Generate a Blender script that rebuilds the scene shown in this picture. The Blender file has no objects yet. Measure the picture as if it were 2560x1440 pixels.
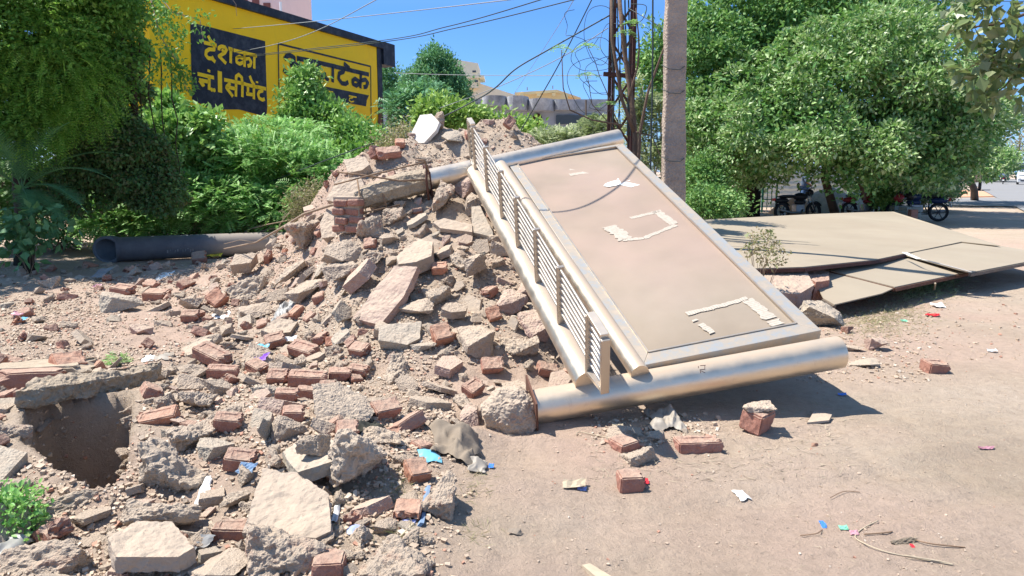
import bpy, bmesh, math, random
import numpy as np
from mathutils import Vector, Matrix, Euler
R = math.radians
random.seed(7); rng = np.random.default_rng(11)
sc = bpy.context.scene
C = sc.collection
# ------------------------------------------------------------------ camera, sky, sun, exposure
F, CH = 1850.0, 1.6
PIT = math.atan((720-427)/F)
cd = bpy.data.cameras.new('camera'); cam = bpy.data.objects.new('camera', cd); C.objects.link(cam)
cd.sensor_width = 36; cd.lens = 36*F/2560; cd.clip_start = .05; cd.clip_end = 3000
cam.location = (0, 0, CH); cam.rotation_euler = (R(90)-PIT, 0, 0); sc.camera = cam
SUN_EL, SUN_AZ = R(60), R(-80)           # azimuth measured from +Y (view direction) towards +X
w = bpy.data.worlds.new("World"); sc.world = w; w.use_nodes = True
nt = w.node_tree; bg = nt.nodes['Background']
sky = nt.nodes.new('ShaderNodeTexSky'); sky.sky_type = 'NISHITA'; sky.sun_disc = False
sky.sun_elevation = SUN_EL; sky.sun_rotation = SUN_AZ
sky.air_density = 1.0; sky.dust_density = .05; sky.ozone_density = 4.0
tc = nt.nodes.new('ShaderNodeTexCoord'); sx = nt.nodes.new('ShaderNodeSeparateXYZ'); nt.links.new(tc.outputs['Generated'], sx.inputs[0])
cr = nt.nodes.new('ShaderNodeValToRGB'); nt.links.new(sx.outputs[2], cr.inputs[0])
for e_, (p_, c_) in zip((cr.color_ramp.elements[0], cr.color_ramp.elements.new(.06), cr.color_ramp.elements.new(.2), cr.color_ramp.elements.new(.34), cr.color_ramp.elements[-1]), ((0., (.33, .46, .86, 1)), (.06, (.36, .53, .84, 1)), (.2, (.34, .54, .84, 1)), (.34, (.9, .93, .9, 1)), (1., (.9, .93, .9, 1)))):
    e_.position = p_; e_.color = c_
mx = nt.nodes.new('ShaderNodeMix'); mx.data_type = 'RGBA'; mx.blend_type = 'MULTIPLY'; mx.inputs[0].default_value = 1
nt.links.new(sky.outputs[0], mx.inputs[6]); nt.links.new(cr.outputs[0], mx.inputs[7]); nt.links.new(mx.outputs[2], bg.inputs[0]); bg.inputs[1].default_value = .125
sd = bpy.data.lights.new('sun', 'SUN'); sun = bpy.data.objects.new('sun', sd); C.objects.link(sun)
sd.energy = 4.8; sd.angle = R(.53); sd.color = (1, .95, .87)
dvec = Vector((math.sin(SUN_AZ)*math.cos(SUN_EL), math.cos(SUN_AZ)*math.cos(SUN_EL), math.sin(SUN_EL)))
sun.rotation_euler = dvec.to_track_quat('Z', 'Y').to_euler()
sc.view_settings.view_transform = 'Standard'; sc.view_settings.look = 'None'
sc.view_settings.exposure = .9; sc.view_settings.gamma = 1
sc.cycles.max_bounces = 6; sc.cycles.diffuse_bounces = 3; sc.cycles.transparent_max_bounces = 6

# ------------------------------------------------------------------ projection helpers (2560x1440 photo pixels)
cp_, sp_ = math.cos(PIT), math.sin(PIT)
def ray(px, py):
    a = (px-1280)/F; b = (720-py)/F
    return np.array([a, cp_+b*sp_, -sp_+b*cp_])
def P(px, py, Y):                        # point seen at a pixel, at world distance Y
    r = ray(px, py); return np.array([0, 0, CH])+r*(Y/r[1])
def G(px, py, z=0.0):                    # point seen at a pixel, at height z
    r = ray(px, py); return np.array([0, 0, CH])+r*((z-CH)/r[2])
def ppm(Y): return F/Y
# ------------------------------------------------------------------ noise
def _h(ix, iy, iz, s):
    n = (ix*374761393+iy*668265263+iz*2147483647+s*974634777) & 0xffffffff
    n = ((n ^ (n >> 13))*1274126177) & 0xffffffff
    n = (n ^ (n >> 16)) & 0xffffffff
    return n/4294967295.0
def vnoise(p, s=0):
    p = np.asarray(p, float); i = np.floor(p).astype(np.int64); f = p-i; f = f*f*(3-2*f)
    o = 0
    for dx in (0, 1):
        for dy in (0, 1):
            for dz in (0, 1):
                wgt = (f[:, 0] if dx else 1-f[:, 0])*(f[:, 1] if dy else 1-f[:, 1])*(f[:, 2] if dz else 1-f[:, 2])
                o = o+wgt*_h(i[:, 0]+dx, i[:, 1]+dy, i[:, 2]+dz, s)
    return o*2-1
def fbm(p, oc=4, s=0, g=.5):
    a, t, o, p = 1, 0, 0, np.asarray(p, float)
    for k in range(oc): o = o+a*vnoise(p, s+k*17); t += a; a *= g; p = p*2.03+3.1
    return o/t
# ------------------------------------------------------------------ mesh helpers
def link(o, parent=None):
    C.objects.link(o)
    if parent is not None: o.parent = parent
    return o
def tag(o, label=None, cat=None, group=None, kind=None):
    if label: o['label'] = label
    if cat: o['category'] = cat
    if group: o['group'] = group
    if kind: o['kind'] = kind
    return o
def mk(name, V, Fs, mat, smooth=False, parent=None, loc=None):
    V = np.asarray(V, float)
    if loc is not None: V = V-np.asarray(loc, float)
    me = bpy.data.meshes.new(name)
    if isinstance(Fs, np.ndarray):
        n, k = Fs.shape
        me.vertices.add(len(V)); me.vertices.foreach_set('co', V.astype(np.float32).ravel())
        me.loops.add(n*k); me.loops.foreach_set('vertex_index', Fs.astype(np.int32).ravel())
        me.polygons.add(n); me.polygons.foreach_set('loop_start', np.arange(0, n*k, k, dtype=np.int32))
        me.update(calc_edges=True)
    else:
        me.from_pydata([tuple(v) for v in V], [], [tuple(f) for f in Fs]); me.update()
    me.polygons.foreach_set('use_smooth', [smooth]*len(me.polygons))
    me.materials.append(mat)
    o = bpy.data.objects.new(name, me); link(o, parent)
    if loc is not None: o.location = loc
    return o
def empty(name, loc=(0, 0, 0), rz=0):
    o = bpy.data.objects.new(name, None); C.objects.link(o); o.location = loc; o.rotation_euler = (0, 0, rz)
    o.empty_display_size = .1; return o
class MB:
    def __init__(s): s.v = []; s.f = []
    def add(s, V, Fs):
        n = len(s.v); s.v += [tuple(map(float, q)) for q in V]; s.f += [tuple(int(i)+n for i in f) for f in Fs]; return s
    def box(s, c, sz, rot=None):
        c = np.array(c, float); h = np.array(sz, float)/2
        V = np.array([[x, y, z] for x in (-1, 1) for y in (-1, 1) for z in (-1, 1)])*h
        if rot is not None: V = V@np.array(Euler(rot).to_matrix()).T
        return s.add(V+c, [(0, 1, 3, 2), (4, 6, 7, 5), (0, 4, 5, 1), (2, 3, 7, 6), (0, 2, 6, 4), (1, 5, 7, 3)])
    def bar(s, a, b, w, h, up=(0, 0, 1)):    # rectangular bar between two points
        a = np.array(a, float); b = np.array(b, float); d = b-a; d /= np.linalg.norm(d)
        u = np.array(up, float); x = np.cross(d, u); x /= np.linalg.norm(x); u = np.cross(x, d)
        V = [q+x*i*w/2+u*j*h/2 for q in (a, b) for i, j in ((-1, -1), (1, -1), (1, 1), (-1, 1))]
        return s.add(V, [(3, 2, 1, 0), (4, 5, 6, 7)]+[(i, (i+1) % 4, 4+(i+1) % 4, 4+i) for i in range(4)])
    def tube(s, pts, r, n=8, cap=True):
        pts = np.array(pts, float); m = len(pts); r = np.broadcast_to(np.array(r, float), (m,))
        t = np.gradient(pts, axis=0); t /= np.linalg.norm(t, axis=1)[:, None]+1e-12
        u = np.cross(t[0], [0, 0, 1.]);
        if np.linalg.norm(u) < 1e-3: u = np.cross(t[0], [0, 1., 0])
        V = []
        for i in range(m):
            u = u-t[i]*u.dot(t[i]); u /= np.linalg.norm(u)+1e-12; v = np.cross(t[i], u)
            for k in range(n):
                a = 2*math.pi*k/n; V.append(pts[i]+r[i]*(u*math.cos(a)+v*math.sin(a)))
        Fs = [(i*n+k, i*n+(k+1) % n, (i+1)*n+(k+1) % n, (i+1)*n+k) for i in range(m-1) for k in range(n)]
        if cap: Fs += [tuple(range(n))[::-1], tuple(range((m-1)*n, m*n))]
        return s.add(V, Fs)
    def prism(s, poly, up, t):               # polygon (list of 3D points) extruded by -t*up
        p = np.array(poly, float); n = len(p); up = np.array(up, float)
        return s.add(np.r_[p, p-up*t], [tuple(range(n)), tuple(range(n, 2*n))[::-1]]+[(i, i+n, (i+1) % n+n, (i+1) % n) for i in range(n)])
    def lathe(s, c, ax, prof, n=20):
        c = np.array(c, float); ax = np.array(ax, float); ax /= np.linalg.norm(ax)
        u = np.cross(ax, [0, 0, 1.]) if abs(ax[2]) < .9 else np.cross(ax, [1., 0, 0]); u /= np.linalg.norm(u); v = np.cross(ax, u)
        V = [c+ax*h+r*(u*math.cos(2*math.pi*k/n)+v*math.sin(2*math.pi*k/n)) for h, r in prof for k in range(n)]
        m = len(prof)
        return s.add(V, [(i*n+k, i*n+(k+1) % n, (i+1)*n+(k+1) % n, (i+1)*n+k) for i in range(m-1) for k in range(n)])
    def build(s, name, mat, parent=None, smooth=False, loc=None, bevel=0):
        o = mk(name, s.v, s.f, mat, smooth, parent, loc)
        if bevel:
            b = o.modifiers.new('b', 'BEVEL'); b.width = bevel; b.segments = 2; b.limit_method = 'ANGLE'
        if smooth: o.data.shade_smooth(); 
        return o
def auto_smooth(o, ang=40):
    me = o.data; me.polygons.foreach_set('use_smooth', [True]*len(me.polygons))
    bm = bmesh.new(); bm.from_mesh(me)
    for e in bm.edges:
        e.smooth = not (len(e.link_faces) == 2 and e.calc_face_angle(0) > R(ang))
    bm.to_mesh(me); bm.free(); return o
# ------------------------------------------------------------------ materials
class N:
    def __init__(s, name):
        s.m = bpy.data.materials.new(name); s.m.use_nodes = True; s.t = s.m.node_tree; s.n = s.t.nodes
        s.b = s.n['Principled BSDF']; s.b.inputs['Roughness'].default_value = .9
        s.b.inputs['Specular IOR Level'].default_value = .25
        s.co = s.n.new('ShaderNodeTexCoord').outputs['Object']
    def lk(s, a, b): s.t.links.new(a, b)
    def noise(s, sc_=5, det=4, rough=.6, co=None, out='Fac', dist=0):
        n = s.n.new('ShaderNodeTexNoise'); n.inputs['Scale'].default_value = sc_; n.inputs['Detail'].default_value = det
        n.inputs['Roughness'].default_value = rough; n.inputs['Distortion'].default_value = dist; s.lk(co or s.co, n.inputs['Vector']); return n.outputs[out]
    def vor(s, sc_=5, out='Distance', co=None):
        n = s.n.new('ShaderNodeTexVoronoi'); n.inputs['Scale'].default_value = sc_; s.lk(co or s.co, n.inputs['Vector']); return n.outputs[out]
    def ramp(s, fac, *st):
        r = s.n.new('ShaderNodeValToRGB'); e = r.color_ramp.elements
        while len(e) < len(st): e.new(.5)
        for i, (p, c) in enumerate(st):
            e[i].position = p; e[i].color = (c if isinstance(c, tuple) else (c, c, c))+(1,)
        s.lk(fac, r.inputs[0]); return r.outputs[0]
    def mix(s, fac, a, b, mode='MIX'):
        m = s.n.new('ShaderNodeMix'); m.data_type = 'RGBA'; m.blend_type = mode
        for v, i in ((fac, 0), (a, 6), (b, 7)):
            if hasattr(v, 'links'): s.lk(v, m.inputs[i])
            else: m.inputs[i].default_value = v if not isinstance(v, tuple) else v+(1,)
        return m.outputs[2]
    def math(s, op, a, b=0.):
        m = s.n.new('ShaderNodeMath'); m.operation = op
        for v, i in ((a, 0), (b, 1)):
            if hasattr(v, 'links'): s.lk(v, m.inputs[i])
            else: m.inputs[i].default_value = v
        return m.outputs[0]
    def up(s, lo=.3, hi=.8):
        g = s.n.new('ShaderNodeNewGeometry'); x = s.n.new('ShaderNodeSeparateXYZ'); s.lk(g.outputs['Normal'], x.inputs[0])
        m = s.n.new('ShaderNodeMapRange'); m.inputs[1].default_value = lo; m.inputs[2].default_value = hi
        s.lk(x.outputs[2], m.inputs[0]); return m.outputs[0]
    def rnd(s): return s.n.new('ShaderNodeObjectInfo').outputs['Random']
    def isl(s): return s.n.new('ShaderNodeNewGeometry').outputs['Random Per Island']
    def col(s, c):
        if hasattr(c, 'links'): s.lk(c, s.b.inputs['Base Color'])
        else: s.b.inputs['Base Color'].default_value = c+(1,)
        return s
    def bump(s, h, st=.5, d=.02):
        b = s.n.new('ShaderNodeBump'); b.inputs['Strength'].default_value = st; b.inputs['Distance'].default_value = d
        s.lk(h, b.inputs['Height']); s.lk(b.outputs[0], s.b.inputs['Normal']); return s
    def set(s, **k):
        for a, v in k.items():
            i = s.b.inputs[a.replace('_', ' ')]
            if hasattr(v, 'links'): s.lk(v, i)
            else: i.default_value = v
        return s
def plain(name, c, rough=.7, metal=0., var=.12, sc_=6, bump=0.):
    n = N(name); f = n.noise(sc_, 5)
    n.col(n.mix(f, tuple(x*(1-var*2) for x in c), tuple(min(1, x*(1+var)) for x in c))).set(Roughness=rough, Metallic=metal)
    if bump: n.bump(n.noise(sc_*6, 5), bump, .01)
    return n.m
DUST = (.49, .39, .295)
def rocky(name, dark, light, dust=.65, scale=9, bump=.6, agg=0., hue=None):
    n = N(name); f = n.noise(scale, 8, .7); base = n.ramp(f, (.3, dark), (.7, light))
    base = n.mix(n.math('MULTIPLY', n.rnd(), .55), base, tuple(x*.62 for x in light))
    if hue: base = n.mix(n.ramp(n.noise(scale*.35, 3), (.52, 0.), (.62, 1.)), base, hue)
    if agg:
        v = n.vor(scale*4.5); base = n.mix(n.math('MULTIPLY', n.ramp(v, (.2, 1.), (.45, 0.)), agg), base, tuple(x*.55 for x in dark))
    d = n.math('MULTIPLY', n.up(.15, .75), dust); d = n.math('MULTIPLY', d, n.ramp(n.noise(scale*.7, 5), (.3, .45), (.6, 1.)))
    n.col(n.mix(d, base, n.mix(n.noise(30, 3), tuple(x*.85 for x in DUST), tuple(x*1.1 for x in DUST))))
    n.bump(n.math('ADD', n.noise(scale*3, 8, .75), n.math('MULTIPLY', n.vor(scale*3), .5)), bump, .02)
    return n.m
M = {}
M['concrete'] = rocky('concrete', (.42, .345, .27), (.55, .455, .36), .85, 12, .6, .15)
M['rubble_concrete'] = rocky('rubble_concrete', (.40, .32, .25), (.54, .44, .345), .75, 14, .65, .2, (.42, .27, .2))
M['sandstone'] = rocky('sandstone', (.37, .295, .23), (.49, .40, .32), .8, 6, .7)
M['pinkstone'] = rocky('pinkstone', (.36, .23, .195), (.5, .36, .3), .8, 6, .45)
M['greystone'] = rocky('greystone', (.33, .30, .25), (.48, .425, .345), .7, 8, .6)
M['brick'] = rocky('brick', (.34, .145, .105), (.47, .25, .19), .72, 14, .8)
M['brick_orange'] = rocky('brick_orange', (.43, .165, .10), (.54, .28, .19), .6, 14, .7)
M['plaster'] = rocky('plaster', (.62, .57, .5), (.8, .76, .7), .25, 5, .2)
M['slate'] = rocky('slate', (.10, .13, .16), (.22, .26, .29), .35, 6, .2)
M['blueplaster'] = rocky('blueplaster', (.10, .2, .36), (.2, .34, .52), .15, 8, .2)
M['oldcement'] = rocky('oldcement', (.32, .26, .185), (.47, .385, .28), .5, 10, .9, .3)
n = N('dirt'); f = n.noise(.9, 6, .65); c1 = n.ramp(f, (.34, (.39, .305, .225)), (.5, (.465, .37, .28)), (.66, (.51, .41, .32)))
c1 = n.mix(n.ramp(n.noise(2.2, 6, .7), (.5, 0.), (.7, .5)), c1, (.46, .37, .285))
c1 = n.mix(n.ramp(n.noise(.35, 3), (.42, 0.), (.62, .8)), c1, (.495, .35, .275))
c1 = n.mix(n.ramp(n.noise(14, 8, .75), (.35, .5), (.55, 0.)), c1, (.33, .25, .19))
c1 = n.mix(n.ramp(n.noise(45, 6, .8), (.62, 0.), (.72, .6)), c1, (.62, .53, .44))
c1 = n.mix(n.ramp(n.vor(38), (.05, .7), (.13, 0.)), c1, (.24, .19, .15))  # dark specks: small grit shadows painted into the dirt colour
n.col(c1).bump(n.math('ADD', n.noise(9, 10, .78), n.math('MULTIPLY', n.noise(60, 6, .75), .5)), .95, .038); M['dirt'] = n.m
n = N('asphalt'); n.col(n.mix(n.noise(.4, 5), (.20, .20, .205), (.27, .26, .25))).bump(n.noise(40), .3, .01); M['asphalt'] = n.m
n = N('fragments'); r = n.isl(); n.col(n.ramp(r, (0., (.43, .33, .245)), (.4, (.49, .385, .29)), (.66, (.36, .29, .225)), (.86, (.43, .24, .17)), (.93, (.56, .48, .39)), (1., (.30, .25, .2)))).bump(n.noise(30, 5), .5, .01)
for e in n.n:
    if e.type == 'VALTORGB': e.color_ramp.interpolation = 'CONSTANT'
M['fragments'] = n.m
def leafmat(name, *cols, trans=.3, rough=.5, sp=.35):
    n = N(name); k = len(cols); r = n.isl(); c = n.ramp(r, *[(i/max(1, k-1), q) for i, q in enumerate(cols)])
    c = n.mix(n.ramp(n.noise(1.1, 2), (.35, .0), (.65, .45)), c, tuple(x*.6 for x in cols[0]))
    n.col(c).set(Roughness=rough); n.b.inputs['Specular IOR Level'].default_value = sp
    t = n.n.new('ShaderNodeBsdfTranslucent'); n.lk(n.mix(.35, c, (.25, .42, .06)), t.inputs[0])
    m = n.n.new('ShaderNodeMixShader'); m.inputs[0].default_value = trans
    n.lk(n.b.outputs[0], m.inputs[1]); n.lk(t.outputs[0], m.inputs[2]); n.lk(m.outputs[0], n.n['Material Output'].inputs[0]); return n.m
M['leaf_dark'] = leafmat('leaf_dark', (.07, .20, .03), (.15, .36, .06), (.30, .52, .12), trans=.38)
M['leaf_neem'] = leafmat('leaf_neem', (.13, .33, .04), (.26, .50, .08), (.44, .66, .16), trans=.45, sp=.2)
M['leaf_vine'] = leafmat('leaf_vine', (.06, .16, .05), (.11, .26, .08), (.19, .15, .08), (.18, .38, .11))
M['leaf_right'] = leafmat('leaf_right', (.10, .25, .05), (.21, .39, .11), (.42, .57, .24), (.68, .76, .46), rough=.45, sp=.45)
M['leaf_tall'] = leafmat('leaf_tall', (.07, .21, .05), (.18, .37, .10), (.38, .55, .2))
M['leaf_feather'] = leafmat('leaf_feather', (.15, .42, .08), (.30, .58, .15), (.52, .74, .30), (.23, .50, .14), trans=.38)
M['leaf_shrub'] = leafmat('leaf_shrub', (.14, .33, .07), (.27, .50, .12), (.48, .68, .22), rough=.42, sp=.45)
M['leaf_conifer'] = leafmat('leaf_conifer', (.06, .2, .09), (.12, .34, .15), (.22, .45, .22))
M['leaf_hedge'] = leafmat('leaf_hedge', (.2, .38, .06), (.36, .54, .12), (.5, .64, .22))
M['leaf_dry'] = leafmat('leaf_dry', (.3, .22, .13), (.46, .38, .24), (.28, .34, .14))
M['leaf_olive'] = leafmat('leaf_olive', (.2, .27, .10), (.36, .42, .2), (.5, .52, .32))
M['leaf_big'] = leafmat('leaf_big', (.12, .18, .07), (.22, .30, .12), (.30, .30, .15), (.40, .48, .3), rough=.4)
M['palm'] = leafmat('palm', (.07, .2, .08), (.15, .33, .14), trans=.25)
M['bark'] = plain('bark', (.16, .11, .08), .95, 0, .3, 9, .8)
M['darkbark'] = plain('darkbark', (.05, .04, .03), .95, 0, .3, 9, .8)
M['twig'] = plain('twig', (.34, .25, .18), .9, 0, .25, 20, .3)
M['straw'] = plain('straw', (.47, .39, .28), .9, 0, .2, 20)
def steel(name, base, dust, rough, lo=.55, hi=.95):
    n = N(name); n.set(Metallic=1., Roughness=n.ramp(n.noise(6, 5), (.3, rough), (.7, rough+.16)))
    d = n.math('MULTIPLY', n.up(lo, hi), n.ramp(n.noise(3, 6, .7), (.3, dust*.6), (.6, dust)))
    d = n.math('MAXIMUM', d, n.math('MULTIPLY', n.ramp(n.noise(7, 9, .8, None, 'Fac', 1.2), (.56, 0.), (.72, 1.)), dust*.55))
    n.col(n.mix(d, n.mix(n.noise(12, 5), tuple(x*.82 for x in base), base), (.43, .335, .25)))
    n.lk(n.math('SUBTRACT', 1., d), n.b.inputs['Metallic']); n.bump(n.math('ADD', n.noise(4, 3), n.math('MULTIPLY', n.noise(30, 6), .08)), .22, .02); return n.m
M['steel'] = steel('steel', (.80, .69, .55), 1., .36, .5, .88)
M['steel_clean'] = steel('steel_clean', (.80, .73, .63), .75, .3, .55, .95)
M['steel_rail'] = steel('steel_rail', (.55, .50, .44), .5, .3)
M['panel'] = None
n = N('panel'); f = n.noise(1.1, 5, .55); c1 = n.ramp(f, (.3, (.25, .20, .148)), (.52, (.31, .25, .19)), (.72, (.345, .285, .222)))
c1 = n.mix(n.ramp(n.noise(.55, 3), (.47, 0.), (.68, .6)), c1, (.38, .265, .215))
c1 = n.mix(n.ramp(n.noise(5, 8, .8, None, 'Fac', 1.5), (.55, 0.), (.8, .45)), c1, (.33, .265, .2))
c1 = n.mix(n.ramp(n.noise(22, 7, .75), (.62, 0.), (.75, .3)), c1, (.30, .24, .18))
n.col(c1).set(Roughness=n.ramp(n.noise(3, 4), (.3, .42), (.7, .65)), Metallic=.1).bump(n.noise(1.6, 2), .25, .05); M['panel'] = n.m
n = N('panel_trim'); f = n.noise(9, 7, .75); n.col(n.ramp(f, (.40, (.36, .37, .37)), (.52, (.43, .37, .30)), (.68, (.50, .41, .32)))).set(Roughness=.45, Metallic=.35); M['trim'] = n.m
n = N('sheet'); f = n.noise(.8, 5); n.col(n.mix(n.ramp(n.noise(.5, 2), (.4, 0.), (.7, .5)), n.ramp(f, (.3, (.30, .25, .185)), (.7, (.36, .305, .23))), (.31, .25, .185))).set(Roughness=.7).bump(n.noise(1.5, 2), .15, .05); M['sheet'] = n.m
M['tape'] = plain('tape', (.50, .435, .36), .8, 0, .2, 40)
M['rust'] = plain('rust', (.17, .085, .06), .85, .2, .35, 15, .5)
M['rustdark'] = plain('rustdark', (.10, .05, .045), .8, .3, .3, 12, .4)
M['irongrey'] = plain('irongrey', (.2, .16, .13), .7, .3, .3, 15, .3)
M['rebar'] = plain('rebar', (.30, .2, .13), .9, .1, .25, 25, .4)
n = N('pole_concrete'); c1 = n.ramp(n.noise(5, 8, .7), (.3, (.33, .26, .205)), (.7, (.54, .43, .34))); c1 = n.mix(n.ramp(n.noise(1.2, 4), (.45, 0.), (.6, .55)), c1, (.27, .22, .195))
n.col(c1).bump(n.math('ADD', n.noise(22, 8, .75), n.vor(30)), .9, .02); M['pole'] = n.m
M['cable'] = plain('cable', (.05, .07, .07), .5, 0, .1)
M['cable_grey'] = plain('cable_grey', (.30, .32, .33), .5, 0, .1)
n = N('yellow_paint'); c1 = n.mix(n.ramp(n.noise(.7, 6), (.4, 0.), (.7, .5)), (1., .60, .006), (.97, .56, .01)); c1 = n.mix(n.ramp(n.noise(9, 8, .8), (.6, 0.), (.75, .35)), c1, (.45, .3, .04))
c1 = n.mix(n.ramp(n.noise(.9, 7, .7, None, 'Fac', 2.), (.52, 0.), (.75, .4)), c1, (.78, .47, .03))
n.col(c1).set(Roughness=.6).bump(n.noise(6, 6), .2, .02); M['yellow'] = n.m
n = N('yellow_letter'); n.col(n.mix(n.noise(4, 5), (.95, .58, .01), (1., .64, .02))).set(Roughness=.6); M['yellow2'] = n.m
n = N('black_paint'); n.col(n.mix(n.ramp(n.noise(3, 8, .75), (.45, 0.), (.8, 1.)), (.016, .020, .034), (.075, .085, .11))).set(Roughness=.6); M['black'] = n.m
M['white_wall'] = plain('white_wall', (.8, .8, .82), .85, 0, .08, 1.5)
M['pink_wall'] = plain('pink_wall', (.85, .62, .57), .85, 0, .06, 1.5)
M['cream_wall'] = plain('cream_wall', (.88, .78, .58), .85, 0, .06, 1.5)
M['orange_wall'] = plain('orange_wall', (.88, .62, .30), .85, 0, .08, 1.5)
n = N('parapet'); n.col(n.ramp(n.noise(1.3, 8, .75), (.3, (.16, .17, .19)), (.5, (.36, .38, .42)), (.7, (.6, .62, .66)))); M['parapet'] = n.m
M['blue_wall'] = plain('blue_wall', (.42, .46, .54), .85, 0, .12, 1.5)
M['dark'] = plain('dark', (.03, .03, .035), .6)
M['window'] = plain('window', (.08, .1, .12), .2)
M['grille'] = plain('grille', (.2, .07, .06), .6)
M['pipe'] = None
n = N('cast_iron_pipe'); c1 = n.ramp(n.noise(4, 6, .7), (.3, (.085, .095, .11)), (.7, (.15, .16, .18)))
xx = n.n.new('ShaderNodeSeparateXYZ'); n.lk(n.co, xx.inputs[0]); mr = n.n.new('ShaderNodeMapRange'); mr.inputs[1].default_value = 1.5; mr.inputs[2].default_value = 1.9; n.lk(xx.outputs[0], mr.inputs[0])
n.col(n.mix(mr.outputs[0], c1, (.30, .26, .23))).set(Roughness=.55); M['pipe'] = n.m
def paint(name, c, rough=.35): return plain(name, c, rough, 0, .05)
M['tyre'] = paint('tyre', (.025, .025, .027), .8); M['moto_blue'] = paint('moto_blue', (.02, .04, .11)); M['moto_black'] = paint('moto_black', (.02, .022, .026)); M['moto_red'] = paint('moto_red', (.25, .03, .04))
M['chrome'] = steel('chrome', (.3, .3, .3), .2, .35); M['lamp'] = paint('lamp', (.5, .5, .5), .1); M['taillight'] = paint('taillight', (.5, .03, .03), .2)
M['white'] = plain('white', (.78, .77, .74), .6, 0, .05); M['cyan'] = paint('cyan', (.18, .48, .62)); M['blue'] = paint('blue', (.06, .2, .62)); M['red'] = paint('red', (.62, .03, .04)); M['purple'] = paint('purple', (.22, .08, .5)); M['greenp'] = paint('greenp', (.2, .55, .35)); M['yel'] = paint('yel', (.8, .65, .08)); M['pink'] = paint('pinkp', (.5, .26, .3)); M['lilac'] = paint('lilac', (.33, .38, .66))
M['cloth_dark'] = plain('cloth_dark', (.055, .055, .045), .95, 0, .25, 8, .3); M['cloth_brown'] = plain('cloth_brown', (.26, .21, .16), .95, 0, .2, 8, .3)
M['plasticbag'] = plain('plasticbag', (.36, .32, .27), .5, 0, .2, 12); M['bagclear'] = plain('bagclear', (.34, .33, .31), .35, 0, .25, 14)
M['skin'] = plain('skin', (.24, .13, .08), .6); M['denim'] = plain('denim', (.08, .15, .3), .9); M['shirt'] = plain('shirt', (.12, .17, .26), .9); M['hair'] = plain('hair', (.015, .012, .01), .6)
M['crate'] = plain('crate', (.30, .33, .30), .8, 0, .25, 8); M['shed'] = plain('sheet_metal', (.62, .66, .68), .5, .2, .08, 2)
M['gravel'] = rocky('gravel', (.38, .34, .28), (.6, .55, .47), .3, 40, 1.)
M['gate_green'] = plain('gate_green', (.05, .2, .16), .5); M['bus_white'] = paint('bus_white', (.62, .72, .80)); M['bus_blue'] = paint('bus_blue', (.1, .35, .65)); M['orange_dirt'] = plain('orange_dirt', (.6, .33, .2), .95, 0, .1, 3)

# ------------------------------------------------------------------ sign geometry (solved from the photograph)
SA = P(1335, 1018, 4.356); SB = P(2098, 882, 4.788); SC = P(1072, 449, 7.935); SD = P(1548, 347, 8.683)
T1a, T1b = P(1470, 957, 4.56), P(1187, 430, 7.93)
T2a, T2b = P(1600, 934, 4.62), P(1252, 414, 8.03)
pBL, pBR, pTR, pTL = P(1608, 917, 4.752), P(2053, 829, 5.025), P(1556, 361, 8.52), P(1268, 407, 8.247)
sn = np.cross(pBR-pBL, pTL-pBL); sn /= np.linalg.norm(sn)          # plane normal (upwards)
def plane_z(X, Y): return pBL[2]-(sn[0]*(X-pBL[0])+sn[1]*(Y-pBL[1]))/sn[2]
# ------------------------------------------------------------------ terrain height
_c = [300, 400, 480, 560, 640, 720, 800, 850, 900, 1000, 1060, 1150, 1250, 1320, 1380, 1450, 1550, 1650, 1750]
_yc = [11, 10.8, 10.6, 10.4, 10.2, 9.8, 9.3, 8.9, 8.9, 9.1, 9.4, 9.5, 9.5, 9.3, 9.2, 9.0, 8.8, 8.5, 8.0]
_zc = [0, .08, .16, .27, .40, .70, 1.22, 1.52, 1.68, 1.86, 2.0, 2.12, 2.1, 1.98, 1.80, 1.45, 1.0, .4, 0]
_yt = [8.5, 7.8, 7.2, 6.7, 6.3, 6.0, 5.8, 5.6, 5.5, 5.4, 5.3, 5.25, 5.25, 5.3, 5.5, 5.8, 6.2, 6.5, 6.8]
pit_px = [(75, 1075), (120, 1052), (330, 1036), (333, 1225), (300, 1262), (235, 1285), (130, 1225), (62, 1165)]
PITP = np.array([G(*q)[:2] for q in pit_px])
def sdf(poly, X, Y):
    d = np.full(X.shape, 1e9); ins = np.zeros(X.shape, bool); n = len(poly)
    for i in range(n):
        a, b = poly[i], poly[(i+1) % n]; e = b-a; wx, wy = X-a[0], Y-a[1]
        t = np.clip((wx*e[0]+wy*e[1])/(e@e), 0, 1); d = np.minimum(d, np.hypot(wx-e[0]*t, wy-e[1]*t))
        c = (a[1] <= Y) != (b[1] <= Y); ins ^= c & (X < a[0]+(Y-a[1])/((b[1]-a[1]) or 1e-9)*e[0])
    return np.where(ins, -d, d)
def ss(x, a, b): t = np.clip((x-a)/(b-a), 0, 1); return t*t*(3-2*t)
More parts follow.
